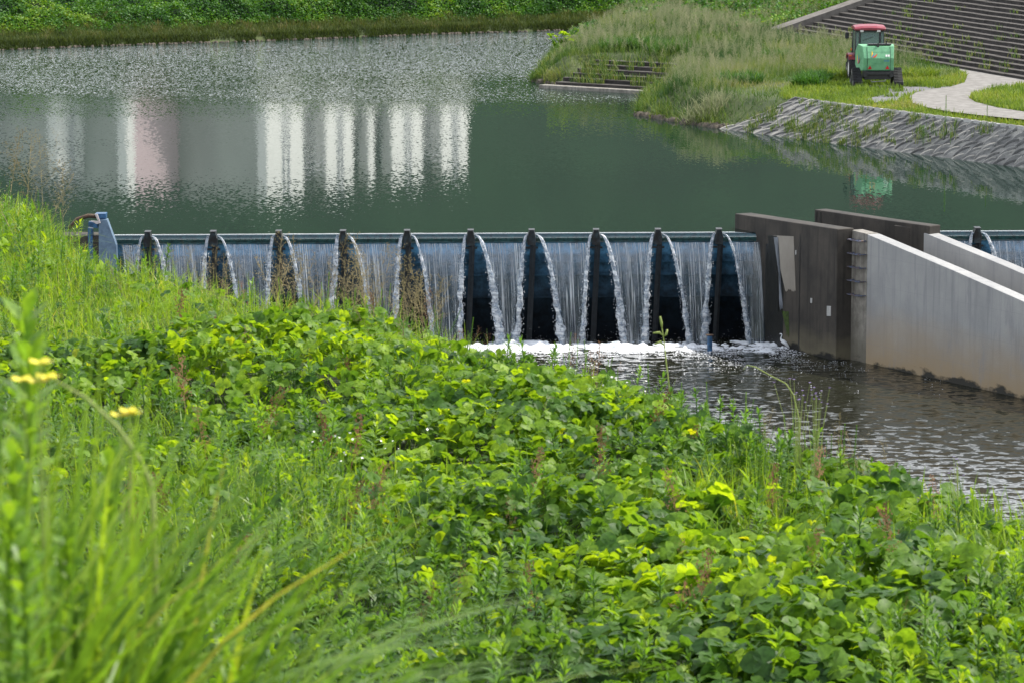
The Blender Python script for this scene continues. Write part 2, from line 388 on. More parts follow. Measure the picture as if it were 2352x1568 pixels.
# ------------------------------------------------------------------ concrete
def concrete(name, c1, c2, dirt, z_lo, z_hi, low=None, scale=1.2, rough=.85, wet=None, joints=False):
    """weathered concrete: blotches, vertical streaks, a stained zone between the heights z_lo..z_hi"""
    m, N, L, out = mat(name)
    b = N.new('ShaderNodeBsdfPrincipled'); b.inputs['Roughness'].default_value = rough; L.new(b.outputs[0], out.inputs[0])
    g = N.new('ShaderNodeNewGeometry')
    def nz(scale3, det=6, rgh=.6):
        mp = N.new('ShaderNodeMapping'); mp.inputs['Scale'].default_value = scale3; L.new(g.outputs['Position'], mp.inputs[0])
        n = N.new('ShaderNodeTexNoise'); n.inputs['Scale'].default_value = 1; n.inputs['Detail'].default_value = det; n.inputs['Roughness'].default_value = rgh
        L.new(mp.outputs[0], n.inputs['Vector']); return n.outputs['Fac']
    def mixc(fac, a, bb):
        x = N.new('ShaderNodeMix'); x.data_type = 'RGBA'
        L.new(fac, x.inputs['Factor'])
        for s, v in (('A', a), ('B', bb)):
            if isinstance(v, tuple): x.inputs[s].default_value = (*v, 1)
            else: L.new(v, x.inputs[s])
        return x.outputs['Result']
    def rng(v, a, bb, c=0., d=1.):
        r = N.new('ShaderNodeMapRange'); r.inputs['From Min'].default_value = a; r.inputs['From Max'].default_value = bb; r.inputs['To Min'].default_value = c; r.inputs['To Max'].default_value = d
        L.new(v, r.inputs['Value']); return r.outputs[0]
    col = mixc(rng(nz((scale, scale, scale * .8)), .35, .65), c1, c2)
    col = mixc(rng(nz((6, 6, .35), 5), .50, .72, 0, .75), col, dirt)
    col = mixc(rng(nz((28, 28, 24), 3), .58, .78, 0, .35), col, dirt)
    sp = N.new('ShaderNodeSeparateXYZ'); L.new(g.outputs['Position'], sp.inputs[0])
    wob = N.new('ShaderNodeMath'); wob.operation = 'MULTIPLY_ADD'; wob.inputs[1].default_value = -1.1; L.new(nz((.8, .8, 1.6), 5), wob.inputs[0]); L.new(sp.outputs['Z'], wob.inputs[2])
    if low: col = mixc(rng(wob.outputs[0], z_hi, z_lo), col, low)
    if joints:
        dv_ = N.new('ShaderNodeMath'); dv_.operation = 'FRACT'; ml = N.new('ShaderNodeMath'); ml.operation = 'MULTIPLY_ADD'; ml.inputs[1].default_value = 1.09; ml.inputs[2].default_value = .13; L.new(sp.outputs['Z'], ml.inputs[0]); L.new(ml.outputs[0], dv_.inputs[0])
        col = mixc(rng(dv_.outputs[0], .016, .0, 0, .55), col, dirt)
        col = mixc(rng(nz((2.2, 2.2, .5), 6, .75), .56, .70, 0, .6), col, dirt)
    if wet: col = mixc(rng(wob.outputs[0], -3.90, -4.02), col, wet)
    L.new(col, b.inputs['Base Color'])
    bp = N.new('ShaderNodeBump'); bp.inputs['Strength'].default_value = .5; bp.inputs['Distance'].default_value = .012; L.new(nz((22, 22, 22), 5), bp.inputs['Height']); L.new(bp.outputs[0], b.inputs['Normal'])
    return m
M['dark_conc'] = concrete('old_concrete', (.062, .053, .044), (.028, .025, .022), (.011, .010, .009), -4.3, -3.2, (.17, .15, .095), 1.1, .85, (.012, .012, .010))
M['wing'] = concrete('new_concrete', (.37, .37, .365), (.27, .275, .28), (.22, .225, .24), -4.0, -2.1, (.33, .245, .145), .5, .8, (.03, .028, .022), True)
M['rough_conc'] = concrete('rough_concrete', (.30, .28, .25), (.16, .15, .13), (.07, .06, .05), -4.3, -2.5, (.13, .12, .09), 3.5, .9, (.02, .02, .018))
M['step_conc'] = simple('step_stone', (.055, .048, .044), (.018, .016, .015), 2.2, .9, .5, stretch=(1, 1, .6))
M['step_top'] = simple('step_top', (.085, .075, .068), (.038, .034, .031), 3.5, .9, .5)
M['pave'] = simple('path_concrete', (.25, .24, .225), (.15, .14, .13), 2.2, .9, .4)
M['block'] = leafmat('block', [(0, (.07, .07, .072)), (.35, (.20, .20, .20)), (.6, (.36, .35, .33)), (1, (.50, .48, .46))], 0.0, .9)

def wall(mb, pts, tops, thick, bottom=-5.5, side=1):
    """upright wall whose left face runs through pts, thickened to the right of travel"""
    n = len(pts); L_, R_ = [], []
    for i in range(n):
        a = Vector(pts[max(i - 1, 0)]); b = Vector(pts[min(i + 1, n - 1)]); d = (b - a).normalized()
        nr = Vector((-d.y, d.x)) * side
        L_.append(Vector(pts[i])); R_.append(Vector(pts[i]) + nr * thick)
    vs = []
    for i in range(n):
        vs += [(L_[i].x, L_[i].y, bottom), (R_[i].x, R_[i].y, bottom), (R_[i].x, R_[i].y, tops[i]), (L_[i].x, L_[i].y, tops[i])]
    fs = [(0, 1, 2, 3), tuple((n - 1) * 4 + k for k in (3, 2, 1, 0))]
    for i in range(n - 1):
        for k in range(4): fs.append((i * 4 + k, i * 4 + (k + 1) % 4, (i + 1) * 4 + (k + 1) % 4, (i + 1) * 4 + k))
    mb.add(vs, fs); return mb

# first pier, its wing wall, rungs and patches
A1 = (7.28, 121.86); C1 = v2(P(1919, 828, LW)); W1 = v2(P(1959, 826.5, LW)); W1b = v2(P(1988, 833, LW)); W1e = v2(P(2352, 915, LW))
PD = (Vector(C1) - Vector(A1)).normalized()
t = empty('pier', (A1[0], A1[1], LW), label='dark weathered concrete pier at the right end of the gate with metal rungs', cat='pier')
def under(o, par):
    o.parent = par; o.matrix_parent_inverse = par.matrix_world.inverted(); return o
bpy.context.view_layer.update()
mb = wall(MB(), [A1, C1], [.48, .64], .62)
under(mb.build('shaft', M['dark_conc'], bevel=.03), t)
# smooth steel side plate, its rust run and small mortar patches (lie on the pier's left face)
PN = Vector((PD.y, -PD.x));  PN = PN if PN.x < 0 else -PN
def onface(px, lift=.006):
    """plan point on the pier's left face seen at pixel column px"""
    k = (px - CX) / F_PX; a = Vector(A1)
    # x = k * dist ; dist ~ y*CP + (EYE-z)*SP : use z=-1.5
    c = (EYE + 1.5) * SP
    s = (k * (a.y * CP + c) - a.x) / (PD.x - k * PD.y * CP)
    return a + PD * s + PN * lift
def zat(py, p):
    q = math.atan((py - CY) / F_PX) + PITCH; return EYE - math.tan(q) * p.y
def patch(px0, px1, py0, py1, name, m, lift=.012, skew=0, jag=0):
    a, b = onface(px0, lift), onface(px1, lift); a2, b2 = onface(px0 + skew, lift), onface(px1 + skew * .2, lift)
    top0, top1, lo0, lo1 = zat(py0, a), zat(py0 + (px1 - px0) * .05, b), zat(py1, a2), zat(py1, b2)
    vs = [(a.x, a.y, top0), (b.x, b.y, top1)]
    nb = 12
    rr = random.Random(int(px0))
    for i in range(nb + 1):
        f = i / nb; q = b2.lerp(a2, f); z = lo1 + (lo0 - lo1) * f + rr.uniform(-1, 1) * jag
        vs.append((q.x, q.y, z))
    back = [(v[0] - PN.x * (lift + .02), v[1] - PN.y * (lift + .02), v[2]) for v in vs]; n = len(vs)
    mb = MB(); mb.add(vs + back, [tuple(range(n)), tuple(range(n, 2 * n))[::-1]] + [(i, (i + 1) % n, n + (i + 1) % n, n + i) for i in range(n)])
    return under(mb.build(name, m), t)
M['plate'] = simple('side_plate', (.32, .29, .25), (.24, .215, .185), 1.0, .35, .1)
M['mortar'] = simple('mortar', (.48, .48, .47), (.36, .36, .35), 6, .8, .2)
M['slime'] = simple('wet_stain', (.020, .020, .017), (.008, .008, .008), 5, .35, .3)
M['bluegray'] = simple('mineral_run', (.20, .22, .25), (.10, .11, .13), 7, .6, .2, stretch=(1, 1, .3))
M['moss'] = simple('moss', (.06, .10, .015), (.02, .035, .008), 9, .95, .5)
patch(1758, 1800, 560, 800, 'stain', M['slime'], .005, -2, .1)
patch(1774, 1822, 541, 668, 'side_plate', M['plate'], .010, 30, .06)
patch(1762, 1784, 541, 700, 'stain', M['slime'], .014, 26, .25)
patch(1777, 1787, 545, 705, 'mineral_run', M['bluegray'], .018, 22, .12)
patch(1797, 1812, 715, 765, 'moss', M['moss'], .008, 10, .15)
patch(1900, 1909, 703, 726, 'mortar_patch', M['mortar'], .010)
patch(1862, 1866, 685, 696, 'mortar_patch', M['mortar'], .010, 0, .02)
patch(1826, 1828.5, 575, 585, 'mortar_patch', M['mortar'], .010, 0, .02)
patch(1836, 1837.5, 540, 800, 'joint', M['slime'], .006, -1)

WD = (Vector(W1e) - Vector(W1b)).normalized(); 
def wing(name, start, mid, top0, label, ladder):
    s, m_ = Vector(start), Vector(mid)
    tt = empty(name, (s.x, s.y, LW), label=label, cat='wing wall'); bpy.context.view_layer.update()
    mb = wall(MB(), [tuple(s - (m_ - s).normalized() * .2), tuple(m_)], [top0 + .02, top0 - .02], .44)
    under(mb.build('rough_end', M['rough_conc'], bevel=.02), tt)
    ds = [0, 1.0, 2.6, 4.4, 7.4, 12, 18]; zs = [top0 - .03, top0 - .17, top0 - .40, top0 - .66, top0 - 1.13, top0 - 1.85, top0 - 2.8]
    pts = [tuple(m_ + WD * d) for d in ds]
    mb = wall(MB(), pts, zs, .455)
    under(mb.build('face', M['wing'], bevel=.02), tt)
    return tt
wing1 = wing('wing_wall', W1, W1b, .56, 'long pale grey concrete wing wall sloping down beside the tail water', True)
M['blue'] = simple('blue_steel', (.05, .16, .34), (.02, .05, .10), 8, .45, .1, metallic=.3)
M['rung'] = simple('rung_steel', (.10, .17, .30), (.16, .10, .07), 14, .45, .1, metallic=.5)
wd0 = (Vector(W1b) - Vector(W1)).normalized(); wn0 = Vector((wd0.y, -wd0.x)); wn0 = wn0 if wn0.x < 0 else -wn0
for i, py in enumerate((549, 580, 611, 642, 674)):
    z = zat(py, Vector(W1)); a = Vector(W1) + wn0 * .02 + wd0 * .02; b = Vector(W1b) + wn0 * .02 - wd0 * .03
    ao, bo = a + wn0 * .26, b + wn0 * .26
    mb = MB(); q = lambda v: (v.x, v.y, z)
    mb.tube([q(a), q(ao), q(bo), q(b)], .018, 6); mb.bar(q(a + wn0 * .12), q(b + wn0 * .12), .02)
    mb.bar(q(a.lerp(b, .5)), q(ao.lerp(bo, .35)), .02)
    under(mb.build('rung', M['rung']), wing1)

# second pier with the block that carries the second wing wall
A2 = v2(P(1870.5, 483, .6)); B2 = v2(P(2044, 508, .6)); E2 = v2(P(2135, 519.5, .6)); K2 = v2(P(2052, 518, .5)); W2 = v2(P(2106, 526, .45))
t2 = empty('pier', (A2[0], A2[1], LW), label='second dark concrete pier behind the first, between the channel and the right bay', cat='pier'); bpy.context.view_layer.update()
under(wall(MB(), [A2, B2, E2], [.62, .61, .60], .5).build('shaft', M['dark_conc'], bevel=.03), t2)
d2 = (Vector(W2) - Vector(K2)).normalized()
under(wall(MB(), [K2, tuple(Vector(K2) + d2 * .75)], [.50, .48], .95).build('block', M['dark_conc'], bevel=.03), t2)
mb = MB(); 
for k in (.12, .34):
    p = Vector(A2) + (Vector(B2) - Vector(A2)).normalized() * k
    mb.box((p.x - .0, p.y, -.1), (.05, .05, 1.35))
under(mb.build('slot', M['slime']), t2)
wing('wing_wall', tuple(Vector(W2) - d2 * .1), W2, .45, 'second pale concrete wing wall further right, dark mould along its foot', False)
# low sill in the channel between the two piers
mb = MB(); mb.prism([(8.7, 120.2), (12.2, 120.1), (12.2, 121.0), (8.7, 121.0)], -5.5, -.25)
tag(mb.build('sill', M['dark_conc']), 'low dark concrete sill between the two piers', 'sill')
# left abutment behind the grassy shoulder
mb = MB(); mb.prism([(-60, 119.5), (CA.x - .35, 119.5), (CA.x - .35, 120.6), (-60, 120.6)], -5.5, .03)
tag(mb.build('abutment', M['dark_conc'], bevel=.05), 'dark concrete abutment at the left end of the gate', 'abutment')

# ------------------------------------------------------------------ steel flap gate
def steelmat():
    m, N, L, out = mat('gate_steel')
    b = N.new('ShaderNodeBsdfPrincipled'); b.inputs['Roughness'].default_value = .7; b.inputs['Specular IOR Level'].default_value = .15; L.new(b.outputs[0], out.inputs[0])
    g = N.new('ShaderNodeNewGeometry'); n = N.new('ShaderNodeTexNoise'); n.inputs['Scale'].default_value = 3.2; n.inputs['Detail'].default_value = 8; n.inputs['Roughness'].default_value = .7
    L.new(g.outputs['Position'], n.inputs['Vector'])
    sp = N.new('ShaderNodeSeparateXYZ'); L.new(g.outputs['Position'], sp.inputs[0])
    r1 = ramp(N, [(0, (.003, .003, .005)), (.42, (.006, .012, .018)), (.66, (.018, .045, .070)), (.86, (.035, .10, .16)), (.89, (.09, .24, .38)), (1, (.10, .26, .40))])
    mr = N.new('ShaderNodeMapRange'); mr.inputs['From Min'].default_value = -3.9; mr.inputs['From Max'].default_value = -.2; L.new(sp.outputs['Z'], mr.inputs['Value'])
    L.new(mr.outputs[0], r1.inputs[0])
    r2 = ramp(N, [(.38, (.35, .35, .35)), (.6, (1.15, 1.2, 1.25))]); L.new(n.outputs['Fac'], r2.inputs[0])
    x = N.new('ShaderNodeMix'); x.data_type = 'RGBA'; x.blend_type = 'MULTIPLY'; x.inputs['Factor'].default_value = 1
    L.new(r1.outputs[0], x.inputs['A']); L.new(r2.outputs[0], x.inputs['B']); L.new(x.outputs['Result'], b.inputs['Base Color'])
    return m
M['gate'] = steelmat()
M['lip'] = simple('crest_steel', (.03, .17, .20), (.012, .055, .075), 7, .12, .08, spec=.8)
M['black'] = simple('black_steel', (.022, .026, .03), (.008, .009, .011), 6, .5, .2)
M['splitter'] = simple('splitter_steel', (.035, .06, .075), (.010, .010, .012), 5, .4, .3, lo=.45, hi=.7)
def film():
    """clear water running over the crest: thin, mostly see-through, glossy"""
    m, N, L, out = mat('water_film')
    tr = N.new('ShaderNodeBsdfTransparent'); tr.inputs[0].default_value = (.80, .90, .90, 1)
    gl = N.new('ShaderNodeBsdfGlossy'); gl.inputs['Roughness'].default_value = .06
    fr = N.new('ShaderNodeFresnel'); fr.inputs['IOR'].default_value = 1.5
    mp = N.new('ShaderNodeMapRange'); mp.inputs['From Max'].default_value = .55; L.new(fr.outputs[0], mp.inputs['Value'])
    s = N.new('ShaderNodeMixShader'); L.new(mp.outputs[0], s.inputs[0]); L.new(tr.outputs[0], s.inputs[1]); L.new(gl.outputs[0], s.inputs[2]); L.new(s.outputs[0], out.inputs[0])
    return m
M['film'] = film()
FINS = [P(px, py).x for px, py in ((340, 541), (490, 540.5), (640, 540), (788, 539), (935, 538), (1081, 537.5), (1221, 537), (1369, 536), (1511, 535.5), (1651, 535))]
FINS_R = [P(2243, 531).x, P(2391, 531).x, P(2391, 531).x + 2.05, P(2391, 531).x + 4.1]
OUTW = Vector((.40, -.92, 0)).normalized()            # the flow leaves the crest askew, down the channel
def gate(x0, x1, fins, label):
    g = empty('flap_gate', ((x0 + x1) / 2, crest((x0 + x1) / 2), LW), label=label, cat='weir gate'); bpy.context.view_layer.update()
    c0, c1 = crest(x0), crest(x1)
    def strip(prof, name, m, smooth=False, parent=g, z=0):
        V = []; Fq = []; n = len(prof)
        for x, c in ((x0, c0), (x1, c1)):
            V += [(x, c + py, pz) for py, pz in prof]
        for i in range(n - 1): Fq.append((i, i + 1, n + i + 1, n + i))
        return under(fast(name, V, Fq, m, smooth=smooth), parent)
    lip = strip([(.5, -.35), (.26, -.02), (.10, -.012), (0, -.02), (-.06, -.045), (-.095, -.09), (-.105, -.14), (-.105, -.275), (-.07, -.285), (.05, -.29)], 'crest_lip', M['lip'], True)
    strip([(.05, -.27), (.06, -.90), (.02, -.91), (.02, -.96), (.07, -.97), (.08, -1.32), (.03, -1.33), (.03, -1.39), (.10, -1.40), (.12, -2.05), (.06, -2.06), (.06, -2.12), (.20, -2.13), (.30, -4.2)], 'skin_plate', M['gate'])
    strip([(.24, .004), (.10, .010), (0, .0), (-.065, -.030), (-.11, -.085), (-.122, -.14), (-.122, -.285)], 'water_film', M['film'], True)
    for x in fins:
        c = crest(x)
        mb = MB(); ps = [(-.14, -.34), (.14, -.34), (.15, -.10), (.085, .13), (-.085, .13), (-.15, -.10)]
        y0, y1 = c + .12, c - .30
        vs = [(x + a, y0, b) for a, b in ps] + [(x + a * .9 , y1 + (.0 if b > 0 else .05), b - .02) for a, b in ps]; n = 6
        mb.add(vs, [tuple(range(n)), tuple(range(n, 2 * n))[::-1]] + [(i, n + i, n + (i + 1) % n, (i + 1) % n) for i in range(n)])
        sp = under(mb.build('splitter', M['splitter'], bevel=.012), g)
        mb = MB(); mb.box((x, c - .09, .135), (.20, .48, .02))
        cp = mb.build('cap', M['black']); bpy.context.view_layer.update(); under(cp, sp)
        mb = MB(); mb.bar((x + .05, c - .12, -.36), (x - .10, c + .05, -3.9), .10, .16)
        mb.box((x, c - .02, -.46), (.42, .2, .05)); under(mb.build('rib', M['black']), g)
    return g
gate(CA.x, CB.x, FINS, 'wide blue steel flap gate with water spilling over ten splitter blocks')
gate(9.9, 40, FINS_R, 'right-hand blue steel flap gate beyond the second pier')
M['pale_blue'] = simple('pale_blue_paint', (.15, .23, .32), (.09, .14, .21), 5, .5, .1)  # paler, greyer blue for the body of the end post
M['palegrey'] = simple('pale_steel', (.62, .58, .58), (.48, .42, .42), 5, .5, .1)
M['rustbrown'] = simple('rusty_brown', (.13, .08, .05), (.05, .035, .025), 6, .8, .3)
# hinge housing at the left end of the gate
hx, hy = P(238, 541).x, CA.y
t = empty('gate_end_post', (hx, hy, 0), label='tapered blue steel end post at the left end of the gate', cat='gate post'); bpy.context.view_layer.update()
k = 1 / 72.5
def XZ(px, py): return ((px - 238) * k + hx, -(py - 541) * k)
def plate(ps, y0, y1, name, m, shift=0):
    mb = MB(); pts = [XZ(a, b) for a, b in ps]; n = len(pts)
    mb.add([(x, y0, z) for x, z in pts] + [(x + shift, y1, z) for x, z in pts], [tuple(range(n)), tuple(range(n, 2 * n))[::-1]] + [(i, n + i, n + (i + 1) % n, (i + 1) % n) for i in range(n)])
    return under(mb.build(name, m, bevel=.008), t)
plate([(231, 501), (250, 500), (271, 560), (275, 640), (229, 640)], hy - .50, hy - .10, 'body', M['pale_blue'])
plate([(207, 505), (229, 509), (228, 521), (206, 516)], hy - .46, hy - .20, 'bracket', M['blue'])
plate([(205, 520), (216, 522), (216, 640), (204, 640)], hy - .44, hy - .12, 'column', M['blue'])
plate([(222, 487), (247, 487), (247, 499), (228, 499)], hy - .40, hy + .05, 'cap', M['blue'])
plate([(222, 486.5), (229, 486.5), (236, 508), (226, 510), (213, 502), (230, 503)], hy - .56, hy - .51, 'edge_plate', M['palegrey'])
mb = MB(); mb.tube([(XZ(224, 494)[0], hy - .3, XZ(224, 494)[1]), (XZ(205, 492)[0], hy - .3, XZ(0, 492.5)[1]), (XZ(180, 500)[0], hy - .3, XZ(0, 501)[1]), (XZ(160, 520)[0], hy - .3, XZ(0, 522)[1])], .07, 6)
under(mb.build('cable_duct', M['rustbrown'], smooth=True), t)

# ------------------------------------------------------------------ falling water
def fallmat(name, white, thick, sx, sz, lo, hi, body=(.20, .25, .30)):
    """water sheet: see-through where thin, white where broken; streaks run down the UV's v"""
    m, N, L, out = mat(name)
    uv = N.new('ShaderNodeUVMap'); uv.uv_map = 'UVMap'
    def nz(a, b, det, rg=.6):
        mp = N.new('ShaderNodeMapping'); mp.inputs['Scale'].default_value = (a, b, 1); L.new(uv.outputs[0], mp.inputs[0])
        n = N.new('ShaderNodeTexNoise'); n.inputs['Scale'].default_value = 1; n.inputs['Detail'].default_value = det; n.inputs['Roughness'].default_value = rg
        L.new(mp.outputs[0], n.inputs['Vector']); return n.outputs['Fac']
    def rng(v, a, b, c=0., d=1.):
        r = N.new('ShaderNodeMapRange'); r.inputs['From Min'].default_value = a; r.inputs['From Max'].default_value = b; r.inputs['To Min'].default_value = c; r.inputs['To Max'].default_value = d
        L.new(v, r.inputs['Value']); return r.outputs[0]
    fine = nz(sx, sz, 4)
    patchy = nz(sx * .16, sz * 1.2, 3)
    mul = N.new('ShaderNodeMath'); mul.operation = 'MULTIPLY'; L.new(rng(fine, lo, hi), mul.inputs[0]); L.new(rng(patchy, .38, .62, .25, 1.0), mul.inputs[1])
    tr = N.new('ShaderNodeBsdfTransparent'); tr.inputs[0].default_value = (.78, .89, .97, 1)
    gl = N.new('ShaderNodeBsdfGlossy'); gl.inputs['Roughness'].default_value = .22; gl.inputs['Color'].default_value = (.9, .95, 1, 1)
    df = N.new('ShaderNodeBsdfDiffuse'); df.inputs['Color'].default_value = (*white, 1)
    tl = N.new('ShaderNodeBsdfTranslucent'); tl.inputs['Color'].default_value = (*white, 1)
    bd = N.new('ShaderNodeBsdfDiffuse'); bd.inputs['Color'].default_value = (*body, 1)
    bp = N.new('ShaderNodeBump'); bp.inputs['Strength'].default_value = .8; bp.inputs['Distance'].default_value = .03; L.new(nz(sx * .5, sz * 2.2, 5), bp.inputs['Height'])
    L.new(bp.outputs[0], gl.inputs['Normal'])
    def mixs(f, a, b):
        s = N.new('ShaderNodeMixShader')
        if isinstance(f, float): s.inputs[0].default_value = f
        else: L.new(f, s.inputs[0])
        L.new(a, s.inputs[1]); L.new(b, s.inputs[2]); return s.outputs[0]
    w = mixs(.55, df.outputs[0], tl.outputs[0])
    bodyf = rng(patchy, .3, .7, thick * .5, min(1., thick * 1.4))
    th = mixs(bodyf, tr.outputs[0], bd.outputs[0])
    th = mixs(.10, th, gl.outputs[0])
    L.new(mixs(mul.outputs[0], th, w), out.inputs[0])
    return m
M['curtain'] = fallmat('water_curtain', (.92, .96, 1.0), .15, 24, .34, .53, .585, (.03, .085, .16))
M['jet'] = fallmat('water_jet', (.97, .98, 1.0), .50, 7.0, 6.0, .42, .55, (.20, .24, .30))
M['foam'] = simple('foam', (.92, .94, .97), (.80, .83, .88), 9, .6, .5)
M['droplet'] = simple('spray', (.85, .88, .92), (.7, .74, .8), 9, .3)
G2 = lambda h: math.sqrt(max(h, 0) / 3.7)
def curtain(xa, xb, label, group, ea=.62, eb=.62, z0=-.285):
    n, mm = max(12, int((xb - xa) * 26)), 46
    V = []; UV = []; sd = int(xa * 100) % 977
    for j in range(mm + 1):
        f = j / mm; z = z0 - f * (3.6 + z0); h = -z; g = G2(h)
        a, b = xa + .13 + ea * g * .95, xb - .13 - eb * g * .95
        shift = OUTW * (.62 * g)
        for i in range(n + 1):
            s = i / n; x = a + (b - a) * s
            # edges pinch inwards, folds run down the sheet
            w = .022 * math.sin(x * 21 + sd) * (0.3 + f) + .05 * (float(noise2(x * 3.1, z * .5, sd)) - .5)
            rag = .06 * (float(noise2(z * 4, sd, 3)) - .5) * (1 if i == 0 else -1 if i == n else 0) * f
            V.append((x + shift.x + rag, crest(x) - .125 + shift.y + w, z)); UV.append((x, z))
    F_ = [(j * (n + 1) + i, j * (n + 1) + i + 1, (j + 1) * (n + 1) + i + 1, (j + 1) * (n + 1) + i) for j in range(mm) for i in range(n)]
    return tag(fast('water_curtain', V, F_, M['curtain'], uv=UV, smooth=True), label, 'falling water', group)
def jet(xf, side, label, group, seed, wide=1.0):
    rr = np.random.default_rng(seed); NS, NR = 90, 12; V = []; UV = []
    thr = .56 * rr.uniform(.8, 1.15); wide = wide * rr.uniform(.65, 1.05)
    for j in range(NS + 1):
        f = j / NS; h = .03 + f * 3.56; g = G2(h - .03); z = -h + .02
        cx = xf + side * (.15 + thr * g) + OUTW.x * .62 * g; cy = crest(xf) - .16 + OUTW.y * .62 * g
        r = (.045 + .075 * f ** .7) * wide
        for k in range(NR):
            w = 2 * math.pi * k / NR; cw, sw = math.cos(w), math.sin(w)
            lump = 1 + 1.7 * (float(fbm(k * .9 + seed, h * 9 / 1.6 + seed * 3, 4, 3)) - .5) * (.35 + .9 * f)
            lump += .9 * (float(noise2(h * 3.1, seed * 1.3 + (cw > 0) * 5, 6)) - .5) * (.3 + f)
            V.append((cx + cw * r * lump, cy + sw * r * lump * .7, z)); UV.append((xf + k / NR * .5, z))
    F_ = [(j * NR + k, j * NR + (k + 1) % NR, (j + 1) * NR + (k + 1) % NR, (j + 1) * NR + k) for j in range(NS) for k in range(NR)]
    # loose drops thrown off the jet
    dv = np.array([(1, 0, 0), (-1, 0, 0), (0, 1, 0), (0, -1, 0), (0, 0, 1.6), (0, 0, -1.6)], float); df = [(0, 2, 4), (2, 1, 4), (1, 3, 4), (3, 0, 4), (2, 0, 5), (1, 2, 5), (3, 1, 5), (0, 3, 5)]
    for q in range(150):
        f = rr.uniform(.15, 1); h = f * 3.5; g = G2(h); r = (.055 + .085 * f ** .7) * wide
        c = np.array([xf + side * (.15 + thr * g) + OUTW.x * .62 * g + rr.choice([-1, 1]) * r * rr.uniform(.9, 1.7), crest(xf) - .16 + OUTW.y * .62 * g + rr.normal() * r * .5, -h])
        b0 = len(V); V += [tuple(c + v * rr.uniform(.006, .016)) for v in dv]; UV += [(xf, -h)] * 6
        F_ += [(b0 + a, b0 + b, b0 + c_, b0 + c_) for a, b, c_ in df]
    tri = [f for f in F_ if f[2] == f[3]]; quad = [f for f in F_ if f[2] != f[3]]
    me = bpy.data.meshes.new('water_jet'); me.from_pydata(V, [], quad + [t_[:3] for t_ in tri])
    l = me.uv_layers.new(name='UVMap'); idx = np.zeros(len(me.loops), np.int32); me.loops.foreach_get('vertex_index', idx)
    l.data.foreach_set('uv', np.array(UV, np.float32)[idx].ravel()); me.polygons.foreach_set('use_smooth', [True] * len(me.polygons)); me.update()
    return tag(link('water_jet', me, M['jet']), label, 'falling water', group)
ORD = ['first', 'second', 'third', 'fourth', 'fifth', 'sixth', 'seventh', 'eighth', 'ninth', 'tenth']
for i, x in enumerate(FINS):
    jet(x, -1, 'white jet off the left side of the %s splitter block counted from the left' % ORD[i], 'white jets of water beside the splitter blocks', 31 + i, 1.0 if i else 1.1)
    jet(x, 1, 'white jet off the right side of the %s splitter block counted from the left' % ORD[i], 'white jets of water beside the splitter blocks', 71 + i, 1.0)
CG = 'thin curtains of falling water between the splitter blocks'
curtain(CA.x + .05, FINS[0], 'narrow curtain of falling water at the far left end of the gate', CG, .1)
for i in range(9):
    curtain(FINS[i], FINS[i + 1], 'streaked water curtain between the %s and %s splitter blocks from the left' % (ORD[i], ORD[i + 1]), CG)
curtain(FINS[9], CB.x + .12, 'dark blue streaked water curtain beside the pier, last on the right of the wide gate', CG, .62, -.25)
for i, x in enumerate(FINS_R[:2]):
    jet(x, -1, ['white jet left of the splitter block beyond the second pier', 'white jet at the right edge of the view beyond the second pier'][i], 'white jets of the right gate', 131 + i)
    jet(x, 1, ['curving white jet right of the splitter block beyond the second pier', 'white jet past the right edge beyond the second pier'][i], 'white jets of the right gate', 141 + i)
curtain(12.6, FINS_R[0], 'water curtain against the second pier in the right bay', 'water curtains of the right gate', .1)
curtain(FINS_R[0], FINS_R[1], 'blue streaked water curtain right of the splitter block in the right bay', 'water curtains of the right gate')

# foam where the water lands, and flecks drifting off it
def foamz(x, y):
    o = y - (crest(x) - 1.3)
    edge = .9 + 1.5 * fbm(x * .9, x * .13, 41) + .8 * (fbm(x * 3.2, 7.1, 44) - .5)
    fade = np.clip(1 - np.abs(o + .05) / edge, 0, 1) ** .55
    n = fbm(x * 4.5, y * 4.5, 42, 5); big = fbm(x * 1.1, y * .8, 43, 2)
    return LW + (-.10 + fade * (.01 + .34 * np.clip(n - .22, 0, 1) + .26 * np.clip(big - .4, 0, 1)))
def foampatch(x0, x1):
    xs = np.arange(x0, x1, .045); ys = np.arange(-3.4, .8, .045)
    X, Y = np.meshgrid(xs, ys); YY = Y + crest(X) - 1.0; Z = foamz(X, YY)
    V = np.stack([X.ravel(), YY.ravel(), Z.ravel()], 1); nx, ny = len(xs), len(ys)
    i = (np.arange(ny - 1)[:, None] * nx + np.arange(nx - 1)[None, :]).ravel(); Fq = np.stack([i, i + 1, i + nx + 1, i + nx], 1)
    Fq = Fq[V[Fq][:, :, 2].max(1) > LW - .01]
    return tag(fast('foam', V, Fq, M['foam'], smooth=True), kind='stuff')
foampatch(CA.x, 8.9); foampatch(14.5, 24)
n = 26000
fx = RNG.uniform(-13, 13, n); fo = RNG.exponential(1.7, n) + .1; keep = (fo < 13) & (fbm(fx * 1.3, fo * .5, 47) + .25 * np.exp(-fo) > .50); fx, fo = fx[keep], fo[keep]; n = len(fx)
fy = crest(fx) - 1.5 - fo
dv = np.array([(1, 0, 0), (.3, .9, 0), (-.8, .6, 0), (-.9, -.5, 0), (.2, -1, 0), (0, 0, .35)]); df = np.array([(0, 1, 5), (1, 2, 5), (2, 3, 5), (3, 4, 5), (4, 0, 5)])
sz = RNG.uniform(.004, .012, n) * (1 + 1.4 * np.exp(-fo)) * RNG.choice([1, 1, 1.8], n)
V = np.stack([fx, fy, np.full(n, LW + .003)], 1)[:, None, :] + dv[None] * sz[:, None, None]
